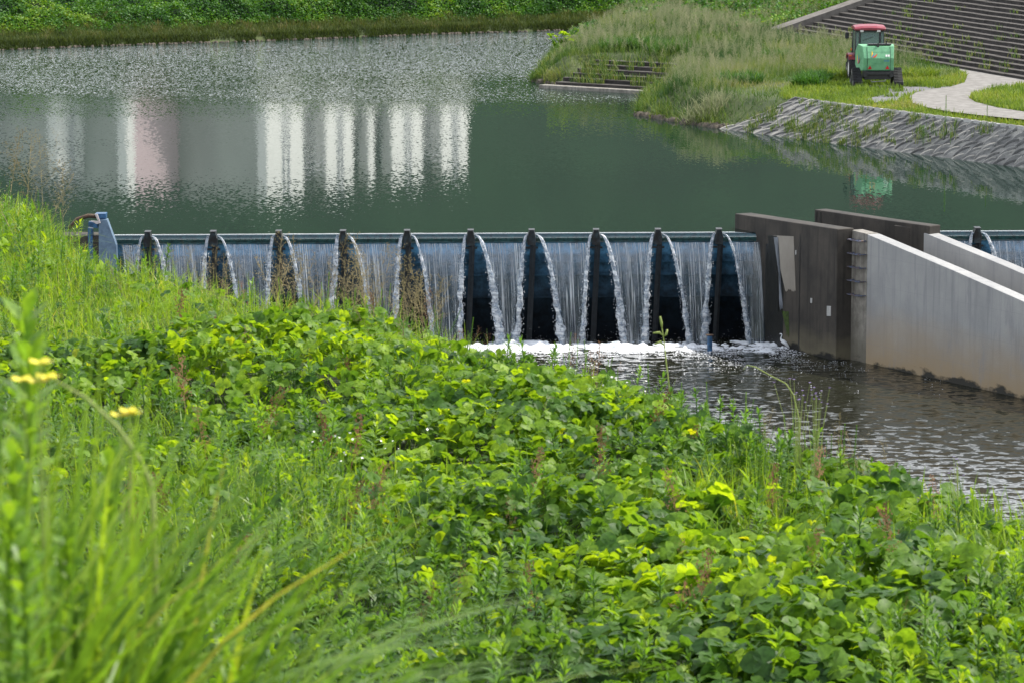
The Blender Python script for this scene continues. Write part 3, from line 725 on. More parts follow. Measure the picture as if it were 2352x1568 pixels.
tag(fast('foam_flecks', V.reshape(-1, 3), (np.arange(n)[:, None, None] * 6 + df[None]).reshape(-1, 3), M['foam']), kind='stuff')
n = 1500                                             # spray over the foam
fx = RNG.uniform(CA.x, 8.6, n); base = LW + .04 + RNG.exponential(.10, n)
V = np.stack([fx, crest(fx) - 1.0 - RNG.normal(0, .35, n), base], 1)[:, None, :] + dv[None] * RNG.uniform(.005, .013, n)[:, None, None]
tag(fast('spray', V.reshape(-1, 3), (np.arange(n)[:, None, None] * 6 + df[None]).reshape(-1, 3), M['droplet']), kind='stuff')

# blue mooring pipe in front of the gate
p = P(1630, 806, LW)
t = empty('pipe_post', p, label='short blue pipe post with a flat cap standing in the foam', cat='post')
mb = MB().tube([(0, 0, -1), (0, 0, .50)], .082, 16); mb.build('pipe', M['blue'], t, smooth=False, bevel=.004)
MB().tube([(0, 0, .50), (0, 0, .53)], .125, 16).build('cap', M['rustbrown'], t)

# egret
M['white_feather'] = simple('white_feather', (.80, .82, .84), (.70, .73, .76), 14, .7, .2)
M['bill'] = simple('dark_bill', (.05, .05, .045), (.02, .02, .02), 8, .5)
p = P(1800, 803, LW)
t = empty('egret', (p.x, p.y, LW - .01), label='white egret wading at the foot of the dark pier', cat='bird')
path = [(.185, .035), (.15, .075), (.10, .135), (.05, .19), (.0, .235), (-.045, .262), (-.075, .285), (-.092, .32), (-.095, .36), (-.082, .40), (-.064, .435), (-.062, .465), (-.078, .487), (-.105, .488), (-.128, .479), (-.145, .474)]
rad = [.010, .028, .050, .066, .072, .062, .045, .028, .021, .018, .017, .018, .023, .023, .015, .006]
MB().tube([(a, 0, b + .03) for a, b in path], rad, 14, .8).build('body', M['white_feather'], t, smooth=True, sub=1)
MB().tube([(-.138, 0, .506), (-.18, 0, .498), (-.235, 0, .486)], [.009, .006, .0015], 8).build('bill', M['bill'], t, smooth=True)
for s, dx in ((-1, -.005), (1, .035)):
    MB().tube([(dx + .02, s * .022, .22), (dx + .012, s * .022, .13), (dx - .004, s * .022, .10), (dx + .008, s * .022, 0)], [.014, .009, .007, .006], 6).build('leg', M['bill'], t, smooth=True)
for s in (-1, 1):
    MB().tube([(-.04, s * .045, .285), (.03, s * .062, .235), (.12, s * .045, .14), (.19, s * .012, .05)], [.018, .036, .026, .004], 8, .35).build('wing', M['white_feather'], t, smooth=True)
    MB().tube([(-.122, s * .013, .520), (-.126, s * .016, .520)], [.004, .003], 6).build('eye', M['bill'], t)

# ------------------------------------------------------------------ bank steps, path, gravel, block revetment
def stairs(origin, e, nrm, length, nst, tread, rise, z0, name, label, cat, cutl=0.0, mats=None):
    """flight of long steps: one mesh, risers and treads"""
    mb = MB(); e = Vector(e); nrm = Vector(nrm)
    for i in range(nst):
        z = z0 + i * rise; a = Vector(origin) + nrm * (i * tread) + e * (cutl * i)
        L_ = length - cutl * i
        seg = 2.1; k = 0; s = 0
        while s < L_ - .05:
            l = min(seg, L_ - s); a0 = a + e * (s + .004); a1 = a + e * (s + l - .004); wob = random.uniform(-.012, .012); dz = random.uniform(-.010, .010)
            n0, n1 = nrm * wob, nrm * (tread + .06)
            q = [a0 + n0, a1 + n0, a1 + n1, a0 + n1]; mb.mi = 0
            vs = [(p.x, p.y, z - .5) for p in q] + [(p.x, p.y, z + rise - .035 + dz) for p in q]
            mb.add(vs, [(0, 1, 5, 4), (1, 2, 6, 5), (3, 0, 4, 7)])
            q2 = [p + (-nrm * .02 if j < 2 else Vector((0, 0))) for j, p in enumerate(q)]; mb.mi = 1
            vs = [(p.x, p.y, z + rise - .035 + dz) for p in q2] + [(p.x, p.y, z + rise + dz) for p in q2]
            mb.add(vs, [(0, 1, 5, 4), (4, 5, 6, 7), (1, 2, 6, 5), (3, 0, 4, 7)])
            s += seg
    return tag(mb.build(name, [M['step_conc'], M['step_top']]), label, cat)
stairs(STEP0 - STEPE * .0, STEPE, STEPN, 66, 27, .48, .156, GZ - .02, 'bank_steps', 'broad flight of dark stone steps up the levee at top right', 'steps')
l0, l1, l2, l3 = [Vector(q) for q in LSTEP]
le = (l1 - l0).normalized(); ln = Vector((-le.y, le.x))
stairs(l0, le, ln, (l1 - l0).length + 1.6, 6, .60, .175, .12, 'landing_steps', 'small overgrown flight of dark steps down to the pool', 'steps')
mb = MB(); q = [l0 - ln * .55 - le * .6, l1 - ln * .55, l1 + ln * .0, l0 + ln * .0 - le * .6]
mb.prism([tuple(v) for v in q], -1, .16)
tag(mb.build('ledge', M['rough_conc'], bevel=.03), 'pale concrete ledge at the waterline below the small steps', 'ledge')
# sloping concrete edging beside the levee steps
mb = MB(); a = STEP0 - STEPE * .1; w = -STEPE
for k0, k1, zz, m_ in ((.0, .35, .16, 0), (.35, 1.75, .05, 0)):
    pts = []
    for s, up in ((-.9, 0), (13.2, 1)):
        b = a + STEPN * s; z = GZ + max(s, 0) * .325 + zz
        pts += [(b + w * k0, z), (b + w * k1, z)]
    vs = [(p.x, p.y, z) for p, z in pts] + [(p.x, p.y, z - .6) for p, z in pts]
    mb.add(vs, [(0, 1, 3, 2), (4, 6, 7, 5), (0, 2, 6, 4), (1, 5, 7, 3), (0, 4, 5, 1), (2, 3, 7, 6)])
tag(mb.build('ramp', simple('ramp_concrete', (.18, .165, .15), (.11, .10, .09), 2, .9, .3)), 'narrow pale concrete ramp up the levee at the left end of the big steps', 'ramp')

def sheet(px, z, name, m, th=.0):
    pts = [P(a, b, z) for a, b in px]; mb = MB(); mb.add([(p.x, p.y, z) for p in pts], [tuple(range(len(pts)))])
    o = mb.build(name, m); return tag(o, kind='structure'), [v2(p) for p in pts]
PATHPX = [(2760, 200), (2352, 165), (2291, 155), (2231, 150), (2150, 136), (2172, 146), (2200, 160), (2221, 175), (2216, 190), (2181, 200), (2140, 205), (2106, 212), (2088, 222), (2096, 237), (2130, 247), (2176, 256), (2260, 266), (2352, 275), (2760, 330), (2760, 300), (2352, 257), (2290, 247), (2241, 235), (2226, 226), (2241, 217), (2291, 205), (2352, 196), (2760, 225)]
_, PATH = sheet(PATHPX, GZ + .02, 'path', M['pave'])
_, GRAV = sheet([(1990, 197), (2110, 200), (2185, 200), (2106, 211), (2086, 222), (2060, 232), (2010, 236), (1985, 228), (2030, 218), (2040, 208), (1985, 206)], GZ + .012, 'gravel', M['gravel'])

# curved blocks laid in courses down to the pool
RL = (r1 - r0).length; V = []; Fq = []; R_ = []; rr = random.Random(5)
def rip(u, v):          # v 0..1 up the slope
    wdt = np.interp(u, [0, 4, 18, 30], [2.9, 2.4, 1.15, 1.0]); zt = np.interp(u, [0, 18, 30], [1.30, 1.36, 1.36])
    p = r0 + re_ * u + rn * (wdt * v - .12); return Vector((p.x, p.y, -.22 + (zt + .22) * v))
NU, NV = 150, 24
for a in range(NU + 1):
    for b in range(NV + 1):
        u_ = RL * a / NU; p = rip(u_, b / NV); V.append(tuple(p)); R_.append(.37 + .6 * (float(noise2(u_ * 3, b * .6, 91)) - .5))
for a in range(NU):
    for b in range(NV):
        if (b + .5) / NV < (a * RL / NU) * .40 + .1:
            k0 = a * (NV + 1) + b; Fq.append((k0, k0 + NV + 1, k0 + NV + 2, k0 + 1))
nrow = 6; up_ = Vector((-rn.x, -rn.y, 1.6)).normalized()
for r in range(-1, nrow):
    u = (r % 2) * .32 - 1.2 + rr.uniform(-.06, .06)
    while u < RL - .9:
        if (r + .5) / nrow < (u + .2) * .42 + .02 and u > -.2 and rr.random() > .06:
            c = rr.uniform(0, .45); nseg = 8; b0 = len(V); L_ = .66 * rr.uniform(.85, 1.12); H_ = 1.45 / nrow * rr.uniform(.85, 1.1)
            for j in range(nseg + 1):
                t_ = j / nseg; a_ = t_ * 1.5; uu = u + L_ * (1 - math.cos(a_)); vv_ = (r + .1) / nrow + H_ * math.sin(a_); w = .085 * math.sin(math.pi * min(1, .10 + t_ * .84)) + .010
                p = rip(max(0, min(uu, RL)), min(max(vv_, -.04), 1.02)); sd = (re_ * -math.cos(a_) * .8 + Vector((rn.x, rn.y)) * .45 * math.sin(a_)); sd = Vector((sd.x, sd.y, .45 * math.sin(a_))).normalized()
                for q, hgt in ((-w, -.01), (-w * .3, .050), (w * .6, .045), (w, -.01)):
                    V.append(tuple(p + sd * q + up_ * hgt)); R_.append(max(0, min(1, c + rr.uniform(-.05, .1) + (.25 if q > 0 else 0))))  # one flank of each rib lighter: its shading is put into the colour
            for j in range(nseg):
                for q in range(3): k0 = b0 + j * 4 + q; Fq.append((k0, k0 + 4, k0 + 5, k0 + 1))
        u += .60 * rr.uniform(.9, 1.1)
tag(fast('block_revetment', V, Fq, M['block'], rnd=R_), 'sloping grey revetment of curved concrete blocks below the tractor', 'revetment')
mb = MB(); pts = []
for u in np.linspace(4.2, RL, 24): pts.append(rip(u, 1.0))
for a, b in zip(pts[:-1], pts[1:]):
    mb.bar(a + Vector((rn.x * .05, rn.y * .05, .0)), b + Vector((rn.x * .05, rn.y * .05, .0)), .16, .12)
tag(mb.build('coping', M['mortar']), 'thin pale coping strip along the top of the block revetment', 'coping')
M['shore_stone'] = simple('shore_stone', (.13, .11, .085), (.03, .025, .02), 2, .9, .3)
# loose stones along the waterlines
def stones(pts, n, smin, smax, seed):
    rr = np.random.default_rng(seed); V = []; Fq = []; ps = np.array(pts); seg = np.hypot(*(ps[1:] - ps[:-1]).T); cum = np.concatenate([[0], np.cumsum(seg)])
    for q in range(n):
        s = rr.uniform(0, cum[-1]); i = min(np.searchsorted(cum, s, 'right') - 1, len(seg) - 1); f = (s - cum[i]) / seg[i]; c = ps[i] * (1 - f) + ps[i + 1] * f + rr.normal(0, .12, 2)
        r = rr.uniform(smin, smax); b0 = len(V)
        for a in range(6):
            w = a * math.pi / 3 + rr.uniform(-.3, .3); V.append((c[0] + math.cos(w) * r * rr.uniform(.7, 1.3), c[1] + math.sin(w) * r * rr.uniform(.6, 1.1), -.06 + rr.uniform(0, .05)))
        for a in range(6):
            w = a * math.pi / 3; V.append((c[0] + math.cos(w) * r * .6, c[1] + math.sin(w) * r * .6, r * rr.uniform(.35, .9)))
        for a in range(6):
            Fq.append((b0 + a, b0 + (a + 1) % 6, b0 + 6 + (a + 1) % 6, b0 + 6 + a))
        Fq += [(b0 + 6, b0 + 7, b0 + 8, b0 + 9), (b0 + 9, b0 + 10, b0 + 11, b0 + 6)]
    return V, Fq
V, Fq = stones([SHORE[6], SHORE[7], SHORE[8]], 110, .05, .26, 3); V2, F2 = stones([SHORE[2], SHORE[3]], 20, .08, .2, 4)
F2 = [tuple(i + len(V) for i in f) for f in F2]
tag(fast('rubble', V + V2, Fq + F2, M['shore_stone']), kind='stuff')
fbp = [tuple(FB0 + FBD * s - FBN * (.1 + .25 * math.sin((FB0.x + FBD.x * s) * .35))) for s in np.arange(-30, 60, 1.)]
V, Fq = stones(fbp, 900, .04, .13, 6)
tag(fast('shore_rubble', V, Fq, M['shore_stone']), kind='stuff')

# ------------------------------------------------------------------ plant builders (numpy)
def blades(pos, h, w, yaw, bend, nseg=3, rnd=None, droop=1.6):
    """arching strips: pos (n,3), h, w, yaw, bend (n,)"""
    n = len(pos); t = np.linspace(0, 1, nseg + 1)[None, :]
    out = bend[:, None] * h[:, None] * t ** droop
    up = h[:, None] * (t - .55 * np.clip(bend, 0, 1.6)[:, None] * t ** 2.4)
    cx, sx = np.cos(yaw)[:, None], np.sin(yaw)[:, None]
    C = np.stack([pos[:, 0:1] + out * cx, pos[:, 1:2] + out * sx, pos[:, 2:3] + up], -1)
    tw = RNG.uniform(-1, 1, n) * 1.0; px, py = -np.sin(yaw + tw), np.cos(yaw + tw)
    ww = w[:, None] * np.clip(1 - t ** 2.2, .06, 1) * .5
    off = np.stack([px[:, None] * ww, py[:, None] * ww, 0 * ww], -1)
    V = np.stack([C - off, C + off], 2).reshape(-1, 3); k = 2 * (nseg + 1)
    b = (np.arange(n) * k)[:, None]; j = np.arange(nseg)[None, :] * 2
    Fq = np.stack([b + j, b + j + 1, b + j + 3, b + j + 2], -1).reshape(-1, 4)
    r = np.repeat(rnd if rnd is not None else RNG.random(n), k)
    return V, Fq, r
def rotm(yaw, pit, rol):
    cy, sy, cp, sp, cr_, sr = np.cos(yaw), np.sin(yaw), np.cos(pit), np.sin(pit), np.cos(rol), np.sin(rol)
    R = np.empty((len(yaw), 3, 3))
    R[:, 0, 0] = cy * cp; R[:, 0, 1] = cy * sp * sr - sy * cr_; R[:, 0, 2] = cy * sp * cr_ + sy * sr
    R[:, 1, 0] = sy * cp; R[:, 1, 1] = sy * sp * sr + cy * cr_; R[:, 1, 2] = sy * sp * cr_ - cy * sr
    R[:, 2, 0] = -sp; R[:, 2, 1] = cp * sr; R[:, 2, 2] = cp * cr_
    return R
def place(T, Tf, pos, yaw, pit, rol, sc, rnd, rj=.0):
    T = np.asarray(T, float); Tf = np.asarray(Tf); n, k = len(pos), len(T)
    V = np.einsum('nij,kj->nki', rotm(yaw, pit, rol), T) * sc[:, None, None] + pos[:, None, :]
    Fq = (np.arange(n)[:, None, None] * k + Tf[None]).reshape(-1, Tf.shape[1])
    r = np.repeat(rnd, k)
    return V.reshape(-1, 3), Fq, r
def merge(parts):
    V, Fq, R_ = [], [], []; o_ = 0
    for v, f, r in parts: V.append(v); Fq.append(f + o_); R_.append(r); o_ += len(v)
    return np.concatenate(V), np.concatenate(Fq), np.concatenate(R_)
def leaflet(w=.5, l=1.0, fold=.10, curl=-.12, lobes=False):
    """one broad leaflet, base at origin along +x"""
    outl = [(0.0, 0.0), (.06, .30), (.26, .50), (.52, .52), (.80, .34), (1.0, 0.0)] if not lobes else [(0, 0), (.06, .34), (.30, .56), (.50, .44), (.78, .34), (1.0, 0)]
    V = []; m_ = []
    for x, y in outl: m_.append((x * l, 0, curl * x * x * l - fold * .0))
    up = [(x * l, y * w * 2, fold * y * 2 + curl * x * x * l) for x, y in outl[1:-1]]
    dn = [(x * l, -y * w * 2, fold * y * 2 + curl * x * x * l) for x, y in outl[1:-1]]
    V = m_ + up + dn; nu = len(m_); q = len(up); F_ = []
    for s, base in ((1, nu), (-1, nu + q)):
        seq = [0] + [base + i for i in range(q)] + [nu - 1]
        for i in range(len(seq) - 1):
            a, b = seq[i], seq[i + 1]; ma, mb_ = i, i + 1
            f = (ma, mb_, b, a) if s > 0 else (ma, a, b, mb_)
            F_.append(f)
    return np.array(V, float), F_
def clean(F_):
    out = []
    for f in F_:
        g = []
        for i in f:
            if i not in g: g.append(i)
        if len(g) == 3: g.append(g[2]); 
        if len(g) == 4: out.append(tuple(g))
    return out
def tris(F_):
    out = []
    for f in F_:
        g = list(dict.fromkeys(f))
        for i in range(1, len(g) - 1): out.append((g[0], g[i], g[i + 1]))
    return out
def triplet(lobes=False):
    V, F_ = leaflet(.50, 1.0, .12, -.18, lobes); V[:, 0] += .22; P_ = [(V, tris(F_))]
    for s in (1, -1):
        V2, F2 = leaflet(.46, .88, .10, -.2, lobes); a = s * math.radians(78); c, d = math.cos(a), math.sin(a)
        V2 = np.stack([V2[:, 0] * c - V2[:, 1] * d + .06, V2[:, 0] * d + V2[:, 1] * c, V2[:, 2]], 1); P_.append((V2, tris(F2)))
    Vt = np.concatenate([p[0] for p in P_]); Ft = []; o_ = 0
    for v, f in P_: Ft += [tuple(i + o_ for i in t_) for t_ in f]; o_ += len(v)
    # petiole dropping from the joint
    b = len(Vt); Vt = np.concatenate([Vt, [(.04, .02, 0), (.04, -.02, 0), (-.7, 0, -1.0)]]); Ft.append((b, b + 1, b + 2))
    return Vt, np.array(Ft)
def whorl(h=.6, n=44, ll=.11, lw=.017, seed=1, spread=1.0, taper=.55, stem=.004, top=True):
    """upright weed: thin stem with narrow leaves spiralling up it, tufted at the tip"""
    rr = random.Random(seed); V = []; F_ = []
    for z in (0, h): V += [(stem, 0, z), (-stem * .5, stem, z), (-stem * .5, -stem, z)]
    for i in range(3): F_ += [(i, (i + 1) % 3, 3 + (i + 1) % 3), (i, 3 + (i + 1) % 3, 3 + i)]
    for i in range(n):
        f = .12 + .88 * (i / n) ** .8; z = h * f; a = i * 2.4 + rr.uniform(-.3, .3)
        l = ll * (1 - taper * max(0, f - .5) * 1.6) * rr.uniform(.8, 1.15); el = math.radians(rr.uniform(5, 35) + 50 * max(0, f - .75) * 4 * (1 if top else .3)) 
        ca, sa = math.cos(a), math.sin(a); b = len(V); w = lw * rr.uniform(.8, 1.1)
        m1 = (l * .5 * math.cos(el) * spread, l * .5 * math.sin(el)); m2 = (l * math.cos(el) * spread, l * math.sin(el) * .75)
        V += [(0, 0, z), (m1[0] * ca - w * sa, m1[0] * sa + w * ca, z + m1[1]), (m1[0] * ca + w * sa, m1[0] * sa - w * ca, z + m1[1]), (m2[0] * ca, m2[0] * sa, z + m2[1])]
        F_ += [(b, b + 1, b + 2), (b + 1, b + 3, b + 2)]
    return np.array(V), np.array(F_)
def panicle(h=.7, seed=1, n=16, w=.0022, spread=.16, seedsz=.006):
    """airy seed head: fine stalk, hair-thin side branches with spikelets"""
    rr = random.Random(seed); V = []; F_ = []
    def hair(a, b, w0):
        k = len(V); a, b = np.array(a), np.array(b); s = np.array((w0, w0 * .3, 0)); V.extend([tuple(a - s), tuple(a + s), tuple(b)]); F_.append((k, k + 1, k + 2))
    def seedp(c):
        k = len(V); c = np.array(c); V.extend([tuple(c + (0, 0, seedsz)), tuple(c + (seedsz * .5, 0, 0)), tuple(c - (seedsz * .5, 0, 0)), ]); F_.append((k, k + 1, k + 2))
    lean = rr.uniform(-.1, .1)
    st = lambda t: (lean * t * t * h, lean * .4 * t * h, t * h)
    for i in range(5):
        hair(st(i / 5), st((i + 1.2) / 5), w)
    for i in range(n):
        t = .5 + .5 * i / n; a = rr.uniform(0, 6.28); l = spread * (1.25 - t) * rr.uniform(.6, 1.4)
        b0 = np.array(st(t)); b1 = b0 + (l * math.cos(a), l * math.sin(a), l * rr.uniform(.3, .9)); hair(b0, b1, w * .6)
        for q in range(4):
            f = .35 + .65 * q / 3; c = b0 + (b1 - b0) * f + np.array([rr.uniform(-1, 1) * .015 for _ in range(3)]); seedp(c)
    return np.array(V), np.array(F_)
def many(templates, pos, sc, rnd, tilt=.15):
    n = len(pos); which = RNG.integers(0, len(templates), n); parts = []
    for i, (T, Tf) in enumerate(templates):
        s = which == i
        if s.any():
            m_ = s.sum(); parts.append(place(T, Tf, pos[s], RNG.uniform(0, 6.28, m_), RNG.normal(0, tilt, m_), RNG.normal(0, tilt, m_), sc[s], rnd[s]))
    return merge(parts)

# ------------------------------------------------------------------ right bank grass
def scat(n, x0, x1, y0, y1): return RNG.uniform(x0, x1, n), RNG.uniform(y0, y1, n)
def inview(x, y, m_=.02): return np.abs(x / y) < .1365 + m_
LAWN = [v2(P(a, b, GZ)) for a, b in ((1790, 212), (1850, 186), (1960, 186), (2090, 186), (2200, 178), (2225, 150), (2760, 150), (2760, 330), (2352, 292), (1800, 220))]
STEPZ = [tuple(STEP0 - STEPN * .1), tuple(STEP0 + STEPE * 66 - STEPN * .1), tuple(STEP0 + STEPE * 66 + STEPN * 14), tuple(STEP0 + STEPN * 14)]
RAMPZ = [tuple(STEP0 - STEPE * 1.9 - STEPN * .6), tuple(STEP0 - STEPN * .6), tuple(STEP0 + STEPN * 14), tuple(STEP0 - STEPE * 1.9 + STEPN * 14)]
def bank_ok(x, y):
    return inpoly(x, y, SHORE) & inview(x, y) & ~inpoly(x, y, PATH) & ~inpoly(x, y, STEPZ) & ~inpoly(x, y, RAMPZ)
x, y = scat(640000, -1, 34, 134, 243)
k = bank_ok(x, y); x, y = x[k], y[k]; d = polydist(x, y, SHORE)
u = (x - r0.x) * re_.x + (y - r0.y) * re_.y; vv = (x - r0.x) * rn.x + (y - r0.y) * rn.y
onrip = (u > .3) & (vv < np.interp(u, [0, 4, 18, 30], [2.9, 2.4, 1.15, 1.0]) - .1) & (vv < u * .9 + .3)
lawn = inpoly(x, y, LAWN); edge = polydist(x, y, LAWN)
ls = inpoly(x, y, LSTEP)
tz = (~lawn) & ~onrip & ~ls & (d > .1)
den = fbm(x * .5, y * .5, 31)
k = tz & (RNG.random(len(x)) < .25 + 1.1 * (den - .3)); xx, yy = x[k], y[k]; n = len(xx)
hh = (.38 + .62 * fbm(xx * .30, yy * .30, 32)) * np.clip(edge[k] / 3.5, .35, 1) * np.clip(d[k] / 1.6, .35, 1) * RNG.uniform(.6, 1.25, n)
hue = np.clip(fbm(xx * .30, yy * .30, 33) * 2.4 - .80 + RNG.normal(0, .11, n), 0, 1)
V, Fq, R_ = blades(np.stack([xx, yy, right_z(xx, yy) - .03], 1), hh, RNG.uniform(.012, .032, n), RNG.uniform(0, 6.28, n), RNG.uniform(.1, 1.0, n), 3, hue)
tag(fast('bank_grass', V, Fq, M['haygrass'], rnd=R_), 'tall pale seeding grass over the right bank', kind='stuff')
# feathery seed heads on the tall grass
pans = [panicle(1.0, s, 20, .006, .22, .022) for s in range(4)]
s = RNG.choice(n, 11000, replace=False); s = s[hh[s] > .38]
V, Fq, R_ = many(pans, np.stack([xx[s], yy[s], right_z(xx[s], yy[s])], 1), hh[s] * RNG.uniform(.9, 1.3, len(s)), RNG.random(len(s)), .15)
tag(fast('bank_seed_heads', V, Fq, M['plume'], rnd=R_), kind='stuff')
gr = inpoly(x, y, GRAV)
k = lawn & ~onrip & (RNG.random(len(x)) < .50) & ~(gr & (fbm(x * 1.1, y * 1.1, 36) > .36)); xx, yy = x[k], y[k]; n = len(xx)
x2, y2 = xx + RNG.normal(0, .12, n), yy + RNG.normal(0, .12, n); kk = ~inpoly(x2, y2, PATH); x2, y2 = x2[kk], y2[kk]
xx, yy = np.concatenate([xx, x2]), np.concatenate([yy, y2]); n = len(xx)
hh = RNG.uniform(.06, .22, n) * (.6 + .9 * fbm(xx * .5, yy * .5, 37)); hh *= np.clip(1.8 - (polydist(xx, yy, SHORE)) * .0, 1, 2)
V, Fq, R_ = blades(np.stack([xx, yy, right_z(xx, yy) - .01], 1), hh, RNG.uniform(.02, .05, n), RNG.uniform(0, 6.28, n), RNG.uniform(.1, .8, n), 2, np.clip(fbm(xx * .4, yy * .4, 38) * 1.3 - .15 + RNG.normal(0, .15, n), 0, 1))
tag(fast('short_grass', V, Fq, M['lawn'], rnd=R_), kind='stuff')
# weeds in the block revetment, the small steps and the foot of the big steps
k = np.where(onrip & (fbm(x * 1.8, y * 1.8, 39) > .50))[0]; k = RNG.choice(k, min(len(k), 700), replace=False)
pu, pv = u[k], np.clip(vv[k] / np.interp(u[k], [0, 4, 18, 30], [2.9, 2.4, 1.15, 1.0]), 0, 1)
pos = np.array([tuple(rip(a, b)) for a, b in zip(pu, pv)]); rep = 5
pos = np.repeat(pos, rep, 0) + RNG.normal(0, .05, (len(pos) * rep, 3)) * (1, 1, .1)
n = len(pos)
V, Fq, R_ = blades(pos, RNG.uniform(.12, .45, n), RNG.uniform(.015, .03, n), RNG.uniform(0, 6.28, n), RNG.uniform(.1, .6, n), 3, RNG.random(n))
tag(fast('revetment_weeds', V, Fq, M['haygrass'], rnd=R_), kind='stuff')
def tufts(centres, m_, h, w, seedmat, name, spread=.12):
    c = np.repeat(np.array(centres), m_, 0); n = len(c); c = c + RNG.normal(0, spread, (n, 3)) * (1, 1, 0)
    V, Fq, R_ = blades(c, RNG.uniform(.5, 1.1, n) * h, RNG.uniform(.7, 1.2, n) * w, RNG.uniform(0, 6.28, n), RNG.uniform(.1, .7, n), 3)
    return tag(fast(name, V, Fq, seedmat, rnd=R_), kind='stuff')
cs = []
for i in range(64):
    st = random.randint(0, 5); s = random.uniform(0, 5.2); p = l0 + le * s + ln * (.6 * st + .3); cs.append((p.x, p.y, .12 + .175 * (st + 1)))
tufts(cs, 26, .5, .028, M['haygrass'], 'step_weeds')
cs = []
for i in range(130):
    st = int(min(12, abs(random.gauss(0, 4.5)))); s = random.uniform(4, 42); p = STEP0 + STEPE * s + STEPN * (.48 * st + .35); cs.append((p.x, p.y, GZ + .156 * (st + 1)))
tufts(cs, 16, .38, .028, M['haygrass'], 'stair_weeds', .16)
def clump_at(spots, m_, h, w, mt, name, lab):
    cs = []
    for px, py, r in spots:
        p = P(px, py, 1.3)
        for q in range(m_): a = random.uniform(0, 6.28); rr_ = r * math.sqrt(random.random()); cs.append((p.x + rr_ * math.cos(a), p.y + rr_ * math.sin(a), float(right_z(np.array(p.x + rr_ * math.cos(a)), np.array(p.y + rr_ * math.sin(a)))) - .03))
    c = np.array(cs); n = len(c)
    V, Fq, R_ = blades(c, RNG.uniform(.55, 1.1, n) * h, RNG.uniform(.7, 1.3, n) * w, RNG.uniform(0, 6.28, n), RNG.uniform(.2, .9, n), 4, np.clip(RNG.normal(.4, .2, n), 0, 1))
    return tag(fast(name, V, Fq, mt, rnd=R_), lab, kind='stuff')
clump_at([(1420, 120, .9), (1480, 122, .8), (1540, 128, 1.0), (1590, 138, .6), (1385, 112, .8), (1860, 205, .7), (1880, 196, .6), (1700, 195, 1.0), (1520, 245, .9), (1560, 225, 1.0), (1780, 150, .9)], 700, .85, .04, M['bush'], 'dark_tussocks', 'dark green tussocks among the pale bank grass')
clump_at([(1660, 280, .35), (1500, 258, .5), (1640, 60, 1.3), (1560, 75, 1.2), (1500, 82, 1.0), (1350, 108, .6), (1930, 190, .6), (2110, 185, .9), (1480, 60, .9)], 420, .8, .04, M['lawn'], 'bright_tussocks', 'bright yellow-green tussocks on the right bank')
clump_at([(1600, 30, 1.5), (1520, 40, 1.2), (1700, 100, .8), (1620, 215, .9), (1290, 175, .7), (1250, 165, .8)], 420, 1.1, .035, M['plume'], 'feathery_tussocks', 'feathery dry tussocks on the right bank')
# bushy growth beyond the tall grass, left of the ramp
x, y = scat(90000, 3, 26, 190, 243)
z = right_z(x, y); s_ = (x - STEP0.x) * STEPN.x + (y - STEP0.y) * STEPN.y
k = inpoly(x, y, SHORE) & inview(x, y) & ~inpoly(x, y, RAMPZ) & ~inpoly(x, y, STEPZ) & (((y < 195 + 40) & (s_ > .5)) | (y > 226) | (fbm(x * .3, y * .3, 51) > .63))
x, y, z = x[k], y[k], z[k]; n = len(x); dia = np.array([(0, 0, 0), (.5, .38, .06), (1, 0, -.05), (.5, -.38, .06)]); dif = np.array([(0, 1, 2, 3)])
z = z + .15 + .8 * fbm(x * .7, y * .7, 52) * RNG.uniform(.5, 1.05, n)
V, Fq, R_ = place(dia, dif, np.stack([x, y, z], 1), RNG.uniform(0, 6.28, n), RNG.normal(0, .6, n), RNG.normal(0, .6, n), RNG.uniform(.10, .22, n), np.clip(fbm(x * .5, y * .5, 53) * 1.2 - .1 + RNG.normal(0, .18, n), 0, 1))
tag(fast('levee_vines', V, Fq, M['bush'], rnd=R_), kind='stuff')

# ------------------------------------------------------------------ far bank growth
n = 85000; a = RNG.uniform(-14, 62, n); dd = RNG.uniform(.1, 5.0, n) ** 1.0
px_ = FB0.x + FBD.x * a + FBN.x * dd; py_ = FB0.y + FBD.y * a + FBN.y * dd; dd = far_d(px_, py_); k = (dd > .1) & (dd < 4.8); px_, py_, dd = px_[k], py_[k], dd[k]; n = len(dd)
cl = fbm(px_ * 1.6, py_ * 1.6, 61)
hh = (.15 + .50 * cl) * RNG.uniform(.6, 1.2, n)
V, Fq, R_ = blades(np.stack([px_, py_, far_z(px_, py_) - .03], 1), hh, RNG.uniform(.02, .055, n), RNG.uniform(0, 6.28, n), RNG.uniform(.1, .6, n), 3, np.clip(cl * 1.2 - .30 + .35 * fbm(px_ * .3, py_ * .3, 62) + RNG.normal(0, .16, n), 0, 1))
M['fargrass'] = leafmat('far_grass', [(0, (.045, .065, .022)), (.4, (.075, .115, .030)), (.8, (.12, .15, .05)), (1, (.20, .17, .09))], .3, .8)
tag(fast('shore_grass', V, Fq, M['fargrass'], rnd=R_), kind='stuff')
n = 26000; a = RNG.uniform(-14, 62, n); dd = RNG.uniform(-.12, .55, n); px_ = FB0.x + FBD.x * a + FBN.x * dd; py_ = FB0.y + FBD.y * a + FBN.y * dd
off = far_d(px_, py_) - dd; px_ -= FBN.x * off; py_ -= FBN.y * off; k = fbm(px_ * 2.2, py_ * .1, 67) > .36; px_, py_ = px_[k], py_[k]; n = len(px_)
V, Fq, R_ = blades(np.stack([px_, py_, np.maximum(far_z(px_, py_), -.05)], 1), RNG.uniform(.15, .5, n), RNG.uniform(.02, .05, n), RNG.uniform(0, 6.28, n), RNG.uniform(.1, .8, n), 3, RNG.uniform(0, .45, n))
